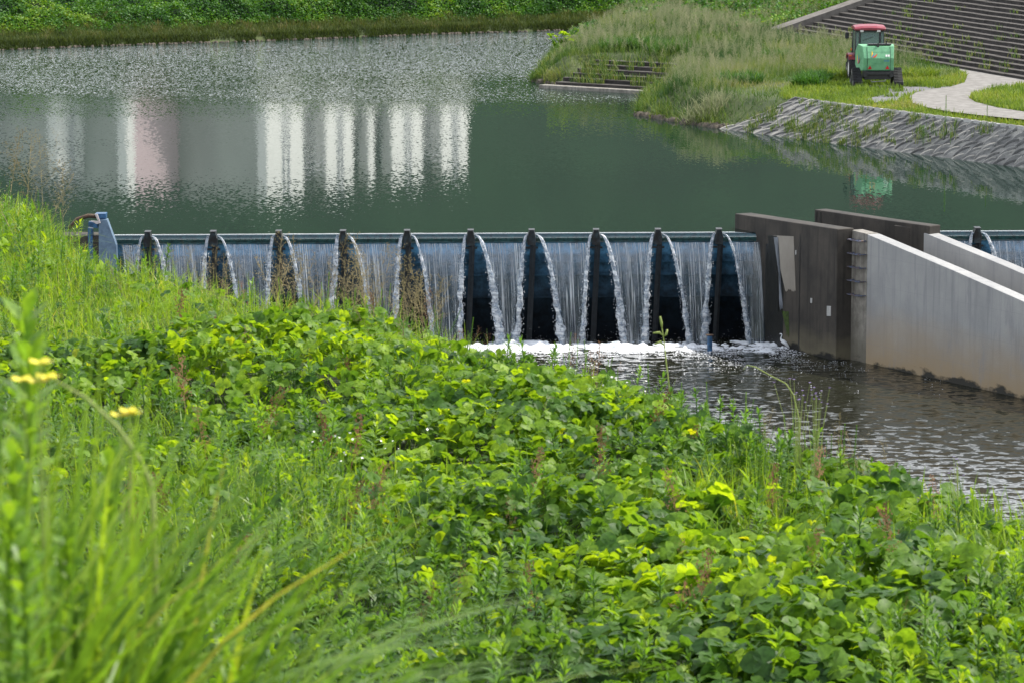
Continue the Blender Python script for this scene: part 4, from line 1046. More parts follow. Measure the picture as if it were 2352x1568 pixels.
tag(fast('waterline_tufts', V, Fq, M['fargrass'], rnd=R_), 'dark tufts along the far waterline', kind='stuff')
SH = np.array(SHORE[:9]); n = 15000; seg = RNG.choice(8, n, p=(lambda l: l / l.sum())(np.hypot(*(SH[1:] - SH[:-1]).T))); f_ = RNG.random(n)[:, None]
pp = SH[seg] * (1 - f_) + SH[seg + 1] * f_ + RNG.normal(0, .38, (n, 2)); k = (fbm(pp[:, 0] * 1.7, pp[:, 1] * 1.7, 68) > .40) & ~inpoly(pp[:, 0], pp[:, 1], [tuple(l0 - ln * 1.2 - le * .3), tuple(l1 - ln * 1.2 - le * .8), tuple(l2 + ln * .3 - le * .8), tuple(l3 + ln * .3)]); pp = pp[k]; n = len(pp)
zz = right_z(pp[:, 0], pp[:, 1]); k = zz > -.12; pp, zz = pp[k], zz[k]; n = len(pp)
V, Fq, R_ = blades(np.column_stack([pp, zz]), RNG.uniform(.25, .85, n) * (.5 + fbm(pp[:, 0] * .8, pp[:, 1] * .8, 69)), RNG.uniform(.015, .04, n), RNG.uniform(0, 6.28, n), RNG.uniform(.1, 1.0, n), 3, np.clip(fbm(pp[:, 0] * .5, pp[:, 1] * .5, 70) * 1.6 - .4 + RNG.normal(0, .15, n), 0, 1))
tag(fast('waterside_grass', V, Fq, M['haygrass'], rnd=R_), 'ragged grass hanging over the right waterline', kind='stuff')
def bushtop(x, y):
    d = far_d(x, y); r = np.clip((d - 2.0) / 1.6, 0, 1)
    l = fbm(x * .42, y * .42, 63, 3); l2 = fbm(x * 1.3, y * 1.3, 64, 3)
    return far_z(x, y) + r * (.15 + 1.7 * np.clip(l - .30, 0, 1) + .6 * (l2 - .3))
o = gridmesh('shrub_mass', np.arange(-46, 30, .35), np.arange(186, 250, .35), lambda x, y: bushtop(x, y) - .28, M['forest'], keep=lambda x, y: (far_d(x, y) > 3.0) & (far_d(x, y) < 20)); tag(o, 'lumpy green shrubs and vines over the far bank', kind='stuff')
n = 330000; a = RNG.uniform(-16, 64, n); dd = 2.1 + 15 * RNG.random(n) ** 1.5
px_ = FB0.x + FBD.x * a + FBN.x * dd; py_ = FB0.y + FBD.y * a + FBN.y * dd
zt = bushtop(px_, py_) + RNG.normal(0, .09, n) - .04
hue = np.clip(fbm(px_ * .45, py_ * .45, 65) * 1.3 - .22 + .9 * (fbm(px_ * 2.2, py_ * 2.2, 66) - .42) + RNG.normal(0, .16, n), 0, 1)
V, Fq, R_ = place(dia, dif, np.stack([px_, py_, zt], 1), RNG.uniform(0, 6.28, n), RNG.normal(0, .55, n), RNG.normal(0, .55, n), RNG.uniform(.08, .19, n), hue)
tag(fast('vines', V, Fq, M['bush'], rnd=R_), kind='stuff')
# long reed-like clumps among the shrubs
n = 9000; ci = RNG.integers(0, 26, n); ca = RNG.uniform(-10, 58, 26); cd = RNG.uniform(4, 8, 26)
px_ = FB0.x + FBD.x * ca[ci] + FBN.x * cd[ci] + RNG.normal(0, .35, n); py_ = FB0.y + FBD.y * ca[ci] + FBN.y * cd[ci] + RNG.normal(0, .35, n)
V, Fq, R_ = blades(np.stack([px_, py_, bushtop(px_, py_) - .3], 1), RNG.uniform(.7, 1.5, n), RNG.uniform(.03, .05, n), RNG.uniform(0, 6.28, n), RNG.uniform(.2, .9, n), 4, RNG.uniform(.1, .9, n))
tag(fast('reed_clumps', V, Fq, M['bush'], rnd=R_), kind='stuff')

# ------------------------------------------------------------------ apartment houses beyond the levee (seen mirrored in the pool)
M['render_white'] = simple('white_render', (.86, .86, .84), (.80, .80, .78), .6, .8)
M['render_pink'] = simple('pink_render', (.66, .53, .56), (.60, .47, .50), .6, .8)
M['dark_glass'] = simple('window_glass', (.05, .055, .06), (.03, .03, .035), .6, .2)
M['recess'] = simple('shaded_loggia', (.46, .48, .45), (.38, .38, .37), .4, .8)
M['rail'] = simple('balcony_front', (.48, .49, .52), (.38, .38, .42), .5, .6)
M['rooftile'] = simple('roof_sheet', (.10, .10, .11), (.07, .07, .08), .6, .7)
ROTB = math.radians(55)
def house(bays, z1, label, D=290., zb=3.0):
    """bays: (px0, px1, kind) read off the mirror image; the front is turned 30 degrees"""
    u0 = (bays[0][0] - CX) / F_PX * D; org = Vector((u0, D, zb)); ca, sa = math.cos(ROTB), math.sin(ROTB)
    t = empty('apartment_house', org, ROTB, label=label, cat='apartment house', group='apartment houses beyond the far bank')
    def s_of(px):
        kx = (px - CX) / F_PX * 1.0; return (kx * D - u0) / (ca - kx * sa)
    H = z1 - zb; total = s_of(bays[-1][1])
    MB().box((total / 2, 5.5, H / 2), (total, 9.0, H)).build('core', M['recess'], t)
    rf = MB().box((total / 2, 5.2, H + .15), (total + .6, 10.6, .3)).build('roof', M['rooftile'], t)
    for a, b, kd in bays:
        s0, s1 = s_of(a), s_of(b); w = s1 - s0; cx = (s0 + s1) / 2
        if kd in 'wp':
            m_ = M['render_white'] if kd == 'w' else M['render_pink']
            MB().box((cx, .55, H / 2), (w, 1.0, H - .02)).build('wall', m_, t)
            if w > 2.2 and kd == 'w':
                for q in (.45, .58): MB().bar((s0 + w * q, .0, 0), (s0 + w * q, 0, H), .1).build('downpipe', M['rail'], t)
        else:
            for fl in range(int(H // 2.8)):
                z = fl * 2.8
                MB().box((cx, .45, z + .1), (w - .02, 1.1, .2)).build('balcony', M['rail'] if kd == 'r' else M['render_white'], t)
                if kd == 'b': MB().box((cx, .0, z + .6), (w - .04, .08, .9)).build('parapet', M['rail'], t)
                MB().box((cx, .96, z + 1.35), (w * .7, .06, 1.9)).build('window', M['dark_glass'], t)
    return t
house([(290, 308, 'w'), (308, 415, 'p'), (415, 434, 'b'), (434, 455, 'w'), (455, 480, 'b'), (480, 500, 'w'), (500, 552, 'r'), (552, 570, 'w'), (570, 612, 'b')], 17.2, 'pink and white apartment house beyond the far bank, mirrored in the pool')
house([(612, 697, 'w'), (697, 748, 'b'), (748, 812, 'w'), (812, 846, 'r'), (846, 860, 'w'), (860, 900, 'r'), (900, 972, 'w'), (972, 1015, 'b'), (1015, 1075, 'w')], 17.6, 'white apartment house beyond the far bank, mirrored in the middle of the pool')
house([(-90, 20, 'w'), (20, 60, 'b')], 11.5, 'unseen low pale house added beyond the far bank at the left end of the row')  # unseen house, added so the pool's left side mirrors pale streaks
house([(130, 190, 'w'), (190, 222, 'b')], 15.5, 'small pale house beyond the far bank, mirrored at the left of the pool')

# ------------------------------------------------------------------ tractor and round baler
M['bale_green'] = simple('green_paint', (.17, .43, .23), (.115, .32, .17), 4, .5, .15)
M['tractor_red'] = simple('red_paint', (.28, .04, .065), (.20, .028, .045), 3, .45, .08)
M['rubber'] = simple('rubber', (.025, .026, .028), (.012, .012, .013), 9, .8, .3)
M['frame_black'] = simple('frame_black', (.022, .025, .028), (.010, .011, .012), 6, .5, .1)
M['rustbar'] = simple('worn_bar', (.22, .26, .30), (.14, .09, .06), 9, .5, .1)
M['orange'] = simple('orange_lens', (.75, .16, .02), (.7, .14, .02), 3, .3)
M['redlens'] = simple('red_reflector', (.62, .02, .03), (.5, .015, .02), 3, .3)
M['decal_y'] = simple('yellow_decal', (.80, .50, .03), (.78, .48, .03), 2, .5)
M['decal_r'] = simple('red_decal', (.55, .08, .04), (.5, .07, .04), 2, .5)
M['decal_b'] = simple('blue_decal', (.06, .22, .60), (.05, .2, .55), 2, .5)
M['decal_w'] = simple('white_decal', (.80, .78, .76), (.7, .68, .68), 2, .5)
m, N, L, out = mat('cab_glass')
tr = N.new('ShaderNodeBsdfTransparent'); tr.inputs[0].default_value = (.62, .72, .70, 1); gl = N.new('ShaderNodeBsdfPrincipled'); gl.inputs['Base Color'].default_value = (.30, .38, .37, 1); gl.inputs['Roughness'].default_value = .15
s = N.new('ShaderNodeMixShader'); s.inputs[0].default_value = .38; L.new(tr.outputs[0], s.inputs[1]); L.new(gl.outputs[0], s.inputs[2]); L.new(s.outputs[0], out.inputs[0]); M['glass'] = m
bp_ = P(2016, 204, GZ); YAW = math.radians(1.5)
B = empty('hay_baler', (bp_.x, bp_.y, GZ), YAW, label='light green round hay baler on rubber tracks, rear towards the pool', cat='hay baler')
prof = [(.14, .76), (.0, 1.30), (.26, 1.80), (.85, 1.86), (1.32, 1.55), (1.38, .95), (.95, .70)]
def halfw(y): return .64 + (.86 - .64) * min(1, max(0, y / 1.1))
mb = MB(); n = len(prof)
mb.add([(-halfw(y) + .03, y, z) for y, z in prof] + [(halfw(y) + .03 - .08 * (y > .5), y, z) for y, z in prof], [tuple(range(n)), tuple(range(n, 2 * n))[::-1]] + [(i, n + i, n + (i + 1) % n, (i + 1) % n) for i in range(n)])
mb.build('body', M['bale_green'], B, bevel=.02)
# rear door: two panels a little proud of the body, fold line between them
def rear(x, z, lift=.0):
    y = .14 * (1.30 - z) / .54 if z < 1.30 else .26 * (z - 1.30) / .50
    return (x, y - .012 - lift, z)
mb = MB()
for z0, z1 in ((.79, 1.07), (1.085, 1.30), (1.30, 1.54), (1.555, 1.77)):
    vs = [rear(-.45, z0), rear(.53, z0), rear(.50, z1) if z1 > 1.7 else rear(.53, z1), rear(-.47, z1) if z1 > 1.7 else rear(-.45, z1)]
    vs2 = [(a, b + .03, c) for a, b, c in vs]; mb.add(vs + vs2, [(0, 1, 2, 3), (4, 7, 6, 5), (0, 4, 5, 1), (1, 5, 6, 2), (2, 6, 7, 3), (3, 7, 4, 0)])
mb.build('rear_door', M['bale_green'], B)
mb = MB()
for x in (-.458, .538):
    for z0, z1 in ((.78, 1.30), (1.30, 1.78)):
        mb.bar(rear(x, z0), rear(x, z1), .012)
mb.build('door_seam', M['frame_black'], B)
for x in (-.34, .415):
    vs = [rear(x - .09, .825, .02), rear(x + .09, .825, .02), rear(x, .99, .02)]; mb = MB(); mb.add(vs + [(a, b + .02, c) for a, b, c in vs], [(0, 1, 2), (5, 4, 3), (0, 3, 4, 1), (1, 4, 5, 2), (2, 5, 3, 0)]); mb.build('reflector', M['redlens'], B)
def feather(orig, s, col, ang0, name, flat):
    vs = []; 
    for i in range(7):
        f = i / 6; a = ang0 + f * .7; r = s * f
        w = s * .13 * math.sin(math.pi * min(1, f * 1.05)) + .004
        x, z = r * math.cos(a), r * math.sin(a); nx, nz_ = -math.sin(a), math.cos(a)
        vs.append((x + nx * w, z + nz_ * w)); vs.append((x - nx * w, z - nz_ * w))
    mb = MB(); mb.add([flat(orig[0] + a, orig[1] + b) for a, b in vs], [(2 * i, 2 * i + 1, 2 * i + 3, 2 * i + 2) for i in range(6)]); return mb.build(name, M[col], B)
for col, a in (('decal_y', .75), ('decal_b', .35), ('decal_r', -.05)):
    feather((-.30 + (.0 if col != 'decal_r' else .06), 1.35), .26 if col != 'decal_b' else .2, col, a, 'decal', lambda x, z: rear(x, z, .022))
def lside(y, z): return (-halfw(y) + .03 - .012, y, z)
for col, a in (('decal_y', 1.2), ('decal_b', .75), ('decal_r', .3)):
    mb = MB(); vs = []
    for i in range(7):
        f = i / 6; aa = a + f * .5; r = .42 * f; w = .05 * math.sin(math.pi * min(1, f * 1.05)) + .004
        vs += [(r * math.cos(aa) - w, r * math.sin(aa)), (r * math.cos(aa) + w, r * math.sin(aa))]
    mb.add([lside(.85 - p, 1.0 + q) for p, q in vs], [(2 * i, 2 * i + 1, 2 * i + 3, 2 * i + 2) for i in range(6)]); mb.build('decal', M[col], B)
for x in (.36, .46):
    mb = MB(); vs = [rear(x - .04, 1.37, .022), rear(x + .04, 1.37, .022), rear(x + .04, 1.455, .022), rear(x - .04, 1.455, .022)]; mb.add(vs, [(0, 1, 2, 3)]); mb.build('warning_label', M['decal_w'], B)
fc = bpy.data.curves.new('lettering', 'FONT'); fc.body = 'STAR'; fc.size = .10; fc.shear = .3; fc.extrude = .001; f0_ = bpy.data.objects.new('tmp_text', fc); COL.objects.link(f0_); bpy.context.view_layer.update(); fo_ = link('lettering', bpy.data.meshes.new_from_object(f0_.evaluated_get(bpy.context.evaluated_depsgraph_get())), M['decal_b']); bpy.data.objects.remove(f0_)
fo_.parent = B; fo_.location = rear(.24, 1.155, .012); fo_.rotation_euler = (math.radians(90 + 14), 0, 0)
MB().box((.10, .50, 1.87), (1.0, .35, .05)).box((.02, .28, 1.84), (.10, .10, .16)).box((.40, .50, 1.93), (.05, .05, .20)).build('top_frame', M['frame_black'], B, bevel=.005)
MB().box((.03, .75, .55), (1.15, 1.1, .36)).box((.03, .12, .66), (1.05, .2, .14)).build('undercarriage', M['frame_black'], B, bevel=.01)
mb = MB()
for s in (-1, 1): mb.box((.03 + s * .56, .10, .63), (.17, .10, .28), taper=(1, 1))
mb.build('corner_plate', M['frame_black'], B, bevel=.01)
MB().tube([(-.30, .02, .36), (-.28, -.03, .29), (.32, -.03, .33), (.34, .02, .40)], .022, 6).build('drawbar', M['rustbar'], B)
MB().bar((.03, 1.2, .42), (.03, 2.2, .50), .12).build('hitch', M['frame_black'], B)
def track(x, nm='track'):
    pr = []                                    # rounded triangle in side view
    C3 = [((.12, .20), .20), ((1.15, .20), .20), ((.62, .66), .17)]
    angs = [(-200, -90), (-90, 30), (30, 160)]
    for (c, r), (a0, a1) in zip(C3, angs):
        for i in range(6):
            a = math.radians(a0 + (a1 - a0) * i / 5); pr.append((c[0] + r * math.cos(a), c[1] + r * math.sin(a)))
    n = len(pr); mb = MB(); w = .19
    mb.add([(x - w, y, z) for y, z in pr] + [(x + w, y, z) for y, z in pr], [(i, (i + 1) % n, n + (i + 1) % n, n + i) for i in range(n)] + [tuple(range(n)), tuple(range(n, 2 * n))[::-1]])
    tot = 0; pts = pr + [pr[0]]; step = .095; acc = 0
    for a, b in zip(pts[:-1], pts[1:]):
        l = math.hypot(b[0] - a[0], b[1] - a[1]); t_ = -acc
        while t_ + step < l:
            t_ += step; f = t_ / l; y, z = a[0] + (b[0] - a[0]) * f, a[1] + (b[1] - a[1]) * f
            ang = math.atan2(b[1] - a[1], b[0] - a[0]); R = Matrix.Rotation(ang, 3, 'X')
            mb.box((x - w * .5, y, z), (w * .96, .045, .07), R); mb.box((x + w * .5, y + .035, z), (w * .96, .045, .07), R)
        acc = l - t_
    o = mb.build(nm, M['rubber'], B)
    mb = MB()
    for (c, r) in C3: mb.tube([(x - w - .015, c[0], c[1]), (x - w - .004, c[0], c[1])], r * .7, 12); mb.tube([(x + w + .004, c[0], c[1]), (x + w + .015, c[0], c[1])], r * .7, 12)
    mb.build('idler', M['rustbar'], o)
track(-.86); track(.90)

T = empty('tractor', (bp_.x - math.sin(YAW) * 3.3, bp_.y + 3.3, GZ), YAW, label='red tractor with a glazed cab parked in front of the green baler', cat='tractor')
def wheel(x, y, r, w, nm='wheel'):
    mb = MB(); n = 28; ring = []
    for xx, rr_ in ((-w / 2, r * .60), (-w / 2, r * .93), (-w * .4, r * .97), (w * .4, r * .97), (w / 2, r * .93), (w / 2, r * .60)):
        ring.append([(x + xx, y + rr_ * math.cos(2 * math.pi * i / n), r + rr_ * math.sin(2 * math.pi * i / n)) for i in range(n)])
    vs = [p for q in ring for p in q]; mb.add(vs, [(a * n + i, a * n + (i + 1) % n, (a + 1) * n + (i + 1) % n, (a + 1) * n + i) for a in range(5) for i in range(n)])
    for i in range(20):
        a = 2 * math.pi * i / 20; R = Matrix.Rotation(a, 3, 'X')
        for s in (-1, 1):
            mb.box(Vector((x + s * w * .25, y, r)) + R @ Vector((0, r * .985, s * .05)), (w * .52, .05, .05), R @ Matrix.Rotation(s * .6, 3, 'Y'))
    o = mb.build(nm, M['rubber'], T)
    MB().tube([(x - w * .42, y, r), (x + w * .42, y, r)], r * .60, 20).build('rim', M['decal_w'], o)
for s in (-1, 1): wheel(s * .72, .2, .58, .34); wheel(s * .62, 2.15, .36, .24)
for s in (-1, 1):
    mb = MB(); pr = [(-.42, 1.02), (-.34, 1.24), (.0, 1.30), (.45, 1.24), (.62, 1.0), (.55, 1.0), (.4, 1.17), (0, 1.22), (-.3, 1.16), (-.36, 1.02)]
    mb.extr([(a + .2, b) for a, b in pr], s * .72 - .2, s * .72 + .2); mb.box((s * .72, -.21, 1.10), (.38, .03, .16)); mb.build('fender', M['tractor_red'], T, bevel=.01)
    MB().box((s * .84, -.235, 1.20), (.10, .03, .06)).build('tail_lamp', M['orange'], T)
    MB().box((s * .78, .0, 1.46), (.05, .06, .10)).build('indicator', M['orange'], T)
MB().box((0, .35, .82), (.9, 1.1, .5)).box((0, 1.6, .78), (.5, 1.4, .3)).build('chassis', M['frame_black'], T, bevel=.02)
mb = MB(); mb.extr([(.95, .85), (.95, 1.42), (1.9, 1.36), (2.5, 1.22), (2.55, .85)], -.33, .33); mb.build('hood', M['tractor_red'], T, bevel=.04)
mb = MB()
for x in (-.64, .64):
    mb.bar((x, -.25, 1.15), (x * .93, -.22, 2.30), .06, .05); mb.bar((x, .9, 1.15), (x * .93, .80, 2.30), .06, .05); mb.bar((x, -.25, 1.18), (x, .9, 1.18), .06)
for x in (-.46, .46): mb.bar((x, -.30, 1.15), (x * .95, -.27, 2.28), .07, .05)
mb.bar((-.62, -.27, 2.27), (.62, -.27, 2.27), .05, .09); mb.bar((-.64, -.27, 1.17), (.64, -.27, 1.17), .06); mb.bar((-.62, .85, 1.2), (.62, .85, 1.2), .06)
mb.build('cab_frame', M['frame_black'], T, bevel=.006)
mb = MB(); mb.box((0, -.262, 1.72), (.86, .01, 1.05)); 
for s in (-1, 1): mb.box((s * .545, -.255, 1.72), (.13, .01, 1.05)); mb.box((s * .615, .3, 1.72), (.01, 1.05, 1.05))
mb.box((0, .85, 1.75), (1.2, .01, 1.0)); mb.build('glass', M['glass'], T)
mb = MB(); pr = [(-.42, 2.31), (-.44, 2.38), (-.30, 2.45), (.4, 2.50), (.95, 2.42), (1.02, 2.33)]
n = len(pr); vs = [(-.68, y, z) for y, z in pr] + [(-.30, y, z + (.045 if z > 2.35 else .0)) for y, z in pr] + [(.30, y, z + (.045 if z > 2.35 else .0)) for y, z in pr] + [(.68, y, z) for y, z in pr]
mb.add(vs, [tuple(range(n)), tuple(range(3 * n, 4 * n))[::-1]] + [(a * n + i, a * n + (i + 1) % n, (a + 1) * n + (i + 1) % n, (a + 1) * n + i) for a in range(3) for i in range(n)])
mb.build('roof', M['tractor_red'], T, bevel=.02)
for s in (-1, 1): MB().box((s * .37, -.40, 2.28), (.15, .06, .09)).build('work_lamp', M['palegrey'], T, bevel=.01)
MB().bar((-.32, -.285, 1.86), (.14, -.285, 2.02), .015).build('wiper', M['frame_black'], T)
MB().box((0, -.20, 2.08), (.5, .02, .16)).build('sun_band', M['blue'], T)
mb = MB(); mb.box((0, .15, 1.35), (.48, .45, .14)); mb.box((0, -.05, 1.58), (.42, .1, .4)); mb.build('seat', M['frame_black'], T, bevel=.03)
mb = MB(); mb.tube([(.18 + .19 * math.cos(a), .5 + .05 * math.sin(a), 1.72 + .17 * math.sin(a)) for a in np.linspace(0, 6.28, 17)], .014, 6); mb.bar((.18, .52, 1.70), (.18, .75, 1.3), .05); mb.build('steering_wheel', M['palegrey'], T)
for s, z in ((-1, 2.02), (1, 2.05)):
    mb = MB().tube([(s * .64, .78, 2.27), (s * .88, .70, 2.29), (s * .90, .68, 2.12)], .012, 6)
    o = mb.build('mirror_arm', M['frame_black'], T)
    if s < 0: MB().box((-.90, .66, z), (.17, .05, .26)).build('mirror', M['black'], o, bevel=.02)

# ------------------------------------------------------------------ growth on the near shoulder
def region(n, y0, y1, margin=.035):
    y = np.sqrt(RNG.uniform(y0 ** 2, y1 ** 2, n)); x = RNG.uniform(-1, 1, n) * (.1365 + margin) * y; return x, y
def gz(x, y): return near_z(x, y)
def lift(x, y):                                   # how high the tangle stands
    e = edge_y(x) - y
    return .16 + .55 * np.clip(fbm(x * .62, y * .62, 71, 3) - .22, 0, 1) * np.clip((e + 1.5) / 2.5, .3, 1) + .16 * fbm(x * 2.1, y * 2.1, 72, 2)
def notch(x, y): return 1 - .40 * np.clip(1 - np.abs(x / y + .1095) / .011, 0, 1) ** .5 * (y > 36)
def grassy(x, y):                                 # 1 in the long-grass areas
    e = edge_y(x) - y
    a = np.clip((y - 33.3 + .9 * (fbm(x * .8, y * .8, 73) - .5) * 4) / 1.6, 0, 1) * np.clip((-1.0 - x) / 1.2, 0, 1)
    b = np.clip(1 - e / 2.6, 0, 1) * .55 * (fbm(x * .9, y * .9, 74) > .42)
    c = np.clip((fbm(x * .55, y * .40, 75) - .55) * 9, 0, .9) * (y > 24)
    return np.clip(np.maximum(np.maximum(a, b), c), 0, 1)
def weedy(x, y):
    a = np.clip((26.5 - y) / 3, 0, 1) * np.clip((1.2 - x) / 1.2, 0, 1)
    b = np.clip((fbm(x * .6, y * .6, 77) - .55) * 8, 0, 1)
    c = np.clip((x - 1.9) / .6, 0, 1) * (y < 23.5)
    return np.clip(np.maximum(np.maximum(a * .95, b * .8), c * .8), 0, 1)
# broad-leaved vine carpet
x, y = region(76000, 17.5, 50); e = edge_y(x) - y
k = (e > -2.2) & (RNG.random(len(x)) > grassy(x, y) * .93) & (RNG.random(len(x)) > weedy(x, y) * .72); x, y = x[k], y[k]; n = len(x)
z = gz(x, y) + notch(x, y) * lift(x, y) * np.clip(1.08 - np.abs(RNG.normal(0, .30, n)), .1, 1.15)
hue = np.clip(.43 + .9 * (fbm(x * .8, y * .8, 79) - .47) + RNG.normal(0, .20, n), 0, .86)
young = RNG.random(n) < .03; hue[young] = RNG.uniform(.8, .96, young.sum())
sc = RNG.uniform(.05, .108, n) * (1 + .25 * (x > .5) * (y < 27)); sc[young] *= .6
for i, lob in enumerate((False, True)):
    T_, Tf = triplet(lob); s = (RNG.random(n) < .5) if i == 0 else ~s
    m_ = s.sum()
    # leaves face the light: tip away and to the right, with scatter
    yaw = RNG.uniform(0, 6.28, m_); pit = RNG.normal(.2, .55, m_); rol = RNG.normal(0, .55, m_)
    V, Fq, R_ = place(T_, Tf, np.stack([x[s], y[s], z[s]], 1), yaw, pit, rol, sc[s], hue[s])
    tag(fast('vine_leaves', V, Fq, M['kudzu'], rnd=R_), 'broad three-part vine leaves carpeting the near bank' if i == 0 else 'lobed vine leaves carpeting the near bank', kind='stuff')
# long grass
x, y = region(90000, 17.5, 50); e = edge_y(x) - y; g = grassy(x, y)
k = (e > -2.6) & (RNG.random(len(x)) < .20 + g * .75); x, y, g = x[k], y[k], g[k]; n = len(x)
hh = (.24 + .17 * g + .22 * fbm(x * .7, y * .7, 81)) * RNG.uniform(.6, 1.25, n) * notch(x, y)
hue = np.clip(.25 + .35 * g + .5 * (fbm(x * .6, y * .6, 82) - .5) + RNG.normal(0, .17, n), 0, 1)
V, Fq, R_ = blades(np.stack([x, y, gz(x, y) + .04], 1), hh, RNG.uniform(.006, .016, n) * np.where(y < 30, 1.25, 1), RNG.uniform(0, 6.28, n), np.abs(RNG.normal(.5, .4, n)) + .05, 6, hue)
tag(fast('long_grass', V, Fq, M['grass'], rnd=R_), 'long arching grass on the near bank', kind='stuff')
# whorled weeds
ws = [whorl(.40 + .04 * (s % 3), 48, .10, .0095, s, 1.0, .35) for s in range(6)]
x, y = region(17000, 17.5, 48); e = edge_y(x) - y; w_ = weedy(x, y)
k = (e > -1.0) & (RNG.random(len(x)) < .025 + w_ * .55); x, y = x[k], y[k]; n = len(x)
V, Fq, R_ = many(ws, np.stack([x, y, gz(x, y) + .02], 1), RNG.uniform(.7, 1.3, n) * notch(x, y), np.clip(.45 + RNG.normal(0, .22, n), 0, 1), .2)
# brighter young tips
tipz = (V[:, 2] - near_z(V[:, 0], V[:, 1])) ; R_ = np.clip(R_ + np.clip((tipz - .42) * 1.2, 0, .35) - .08, 0, 1)
tag(fast('leafy_weeds', V, Fq, M['weed'], rnd=R_), 'upright narrow-leaved weeds in the near tangle', kind='stuff')
# feathery tall shoots and brown seed heads along the shoulder
fs = [whorl(.95, 90, .06, .004, 20 + s, .9, .9, .005, False) for s in range(4)]
t_ = RNG.random(420) ** 1.0; x = RNG.uniform(-7.2, 4.6, 420); y = edge_y(x) - np.abs(RNG.normal(.1, .8, 420)); k = (np.abs(x / y) < .17) & (fbm(x * 1.1, x * .3, 83) > .46); x, y = x[k], y[k]; n = len(x)
V, Fq, R_ = many(fs, np.stack([x, y, gz(x, y)], 1), RNG.uniform(.45, .95, n) * np.where(x < -3, .85, .8) * notch(x, y), np.clip(.6 + RNG.normal(0, .15, n), 0, 1), .12)
tag(fast('feathery_shoots', V, Fq, M['weed'], rnd=R_), 'feathery green shoots along the shoulder of the bank', kind='stuff')
def heads(px0, px1, n, hmin, hmax, name, m_, back=.6):
    px = RNG.uniform(px0, px1, n); dist = 46.0; x = (px - CX) / F_PX * 36
    for _ in range(6): yy = edge_y(x) - .3; x = (px - CX) / F_PX * yy
    y = edge_y(x) + RNG.normal(-.1, back, n); pn = [panicle(1.0, 40 + s, 20, .0035, .20, .012) for s in range(5)]
    V, Fq, R_ = many(pn, np.stack([x, y, gz(x, y)], 1), RNG.uniform(hmin, hmax, n), RNG.random(n), .22)
    return tag(fast(name, V, Fq, M[m_], rnd=R_), kind='stuff')
heads(590, 1010, 50, .7, 1.15, 'seed_heads', 'dry'); heads(290, 620, 24, .6, .9, 'seed_heads', 'dry'); heads(0, 110, 10, 1.0, 1.5, 'seed_heads', 'dry')
heads(1000, 1400, 12, .45, .75, 'seed_heads', 'red'); heads(1750, 2100, 12, .5, .8, 'seed_heads', 'dry', .3)
x, y = region(120, 22, 40); k = (x > -3) & (x < 3); x, y = x[k], y[k]
V, Fq, R_ = many([panicle(.75, 60 + s, 26, .003, .10, .014) for s in range(4)], np.stack([x, y, gz(x, y)], 1), RNG.uniform(.7, 1.1, len(x)), RNG.random(len(x)), .2)
tag(fast('sorrel_heads', V, Fq, M['red'], rnd=R_), 'reddish brown seed heads among the vine leaves', kind='stuff')
M['petal_white'] = simple('white_petal', (.80, .80, .74), (.7, .7, .66), 3, .6)
M['petal_yellow'] = simple('yellow_petal', (.80, .70, .05), (.7, .6, .03), 3, .5)
M['petal_purple'] = simple('purple_petal', (.30, .22, .50), (.22, .15, .4), 3, .6)
cs = [(-.9, 28.2), (.55, 31.0), (.9, 30.3), (-1.4, 27.5), (1.0, 31.5)]
c = np.repeat(np.array(cs), 18, 0) + RNG.normal(0, .14, (90, 2)); n = len(c)
st_ = np.array([(.01, 0, 0), (0, .01, .002), (-.01, 0, 0), (0, -.01, .002)])
V, Fq, R_ = place(st_, np.array([(0, 1, 2, 3)]), np.stack([c[:, 0], c[:, 1], gz(c[:, 0], c[:, 1]) + RNG.uniform(.42, .62, n)], 1), RNG.uniform(0, 6, n), RNG.normal(0, .5, n), RNG.normal(0, .5, n), RNG.uniform(.7, 1.3, n), RNG.random(n))
tag(fast('small_white_flowers', V, Fq, M['petal_white'], rnd=R_), 'scattered small white flowers in the near bank', kind='stuff')

# single weeds that stand up on the right bank
def lone(px, py, h, z0, lab, tpl, mt='weed', cat='weed', name='tall_weed', hue=.5):
    p = P(px, py, z0); T_, Tf = tpl; o = fast(name, T_ * h, Tf, M[mt], rnd=np.clip(RNG.normal(hue, .15, len(T_)), 0, 1)); o.location = (p.x, p.y, z0 - .03); o.rotation_euler = (0, 0, px * .7)
    return tag(o, lab, cat)
sp_ = [whorl(1., 110, .11, .010, 201 + i, .8, .9, .012, False) for i in range(3)]
lone(2172, 285, 1.15, 1.2, 'tallest feathery weed on the coping above the block revetment', sp_[0])
lone(2267, 278, .85, 1.3, 'dense green spike of weed at the path edge near the right border', sp_[1], hue=.3)
lone(2183, 330, .6, .55, 'weed sprouting halfway down the revetment below the tallest feathery weed', sp_[2])
lone(2120, 335, .8, .35, 'dark bushy weed growing low on the revetment above the waterline', whorl(1., 150, .26, .012, 207, 1.2, .4, .012, False), hue=.2)
lone(2054, 250, .5, 1.3, 'small upright weed on the lawn edge above the revetment', sp_[0], hue=.3)
c_ = []
T_, Tf = triplet(False); m_ = 46; p = P(1300, 128, 1.0)
V, Fq, R_ = place(T_, Tf, np.stack([RNG.normal(0, .42, m_), RNG.normal(0, .25, m_), RNG.uniform(.25, 1.15, m_)], 1), RNG.uniform(0, 6.28, m_), RNG.normal(0, .6, m_), RNG.normal(0, .6, m_), RNG.uniform(.13, .22, m_), RNG.uniform(.1, .8, m_))
o = fast('leafy_bush', V, Fq, M['kudzu'], rnd=R_); o.location = (p.x, p.y, float(right_z(np.array(p.x), np.array(p.y)))); tag(o, 'small broad-leaved bush on the tip of the grassy peninsula', 'bush')

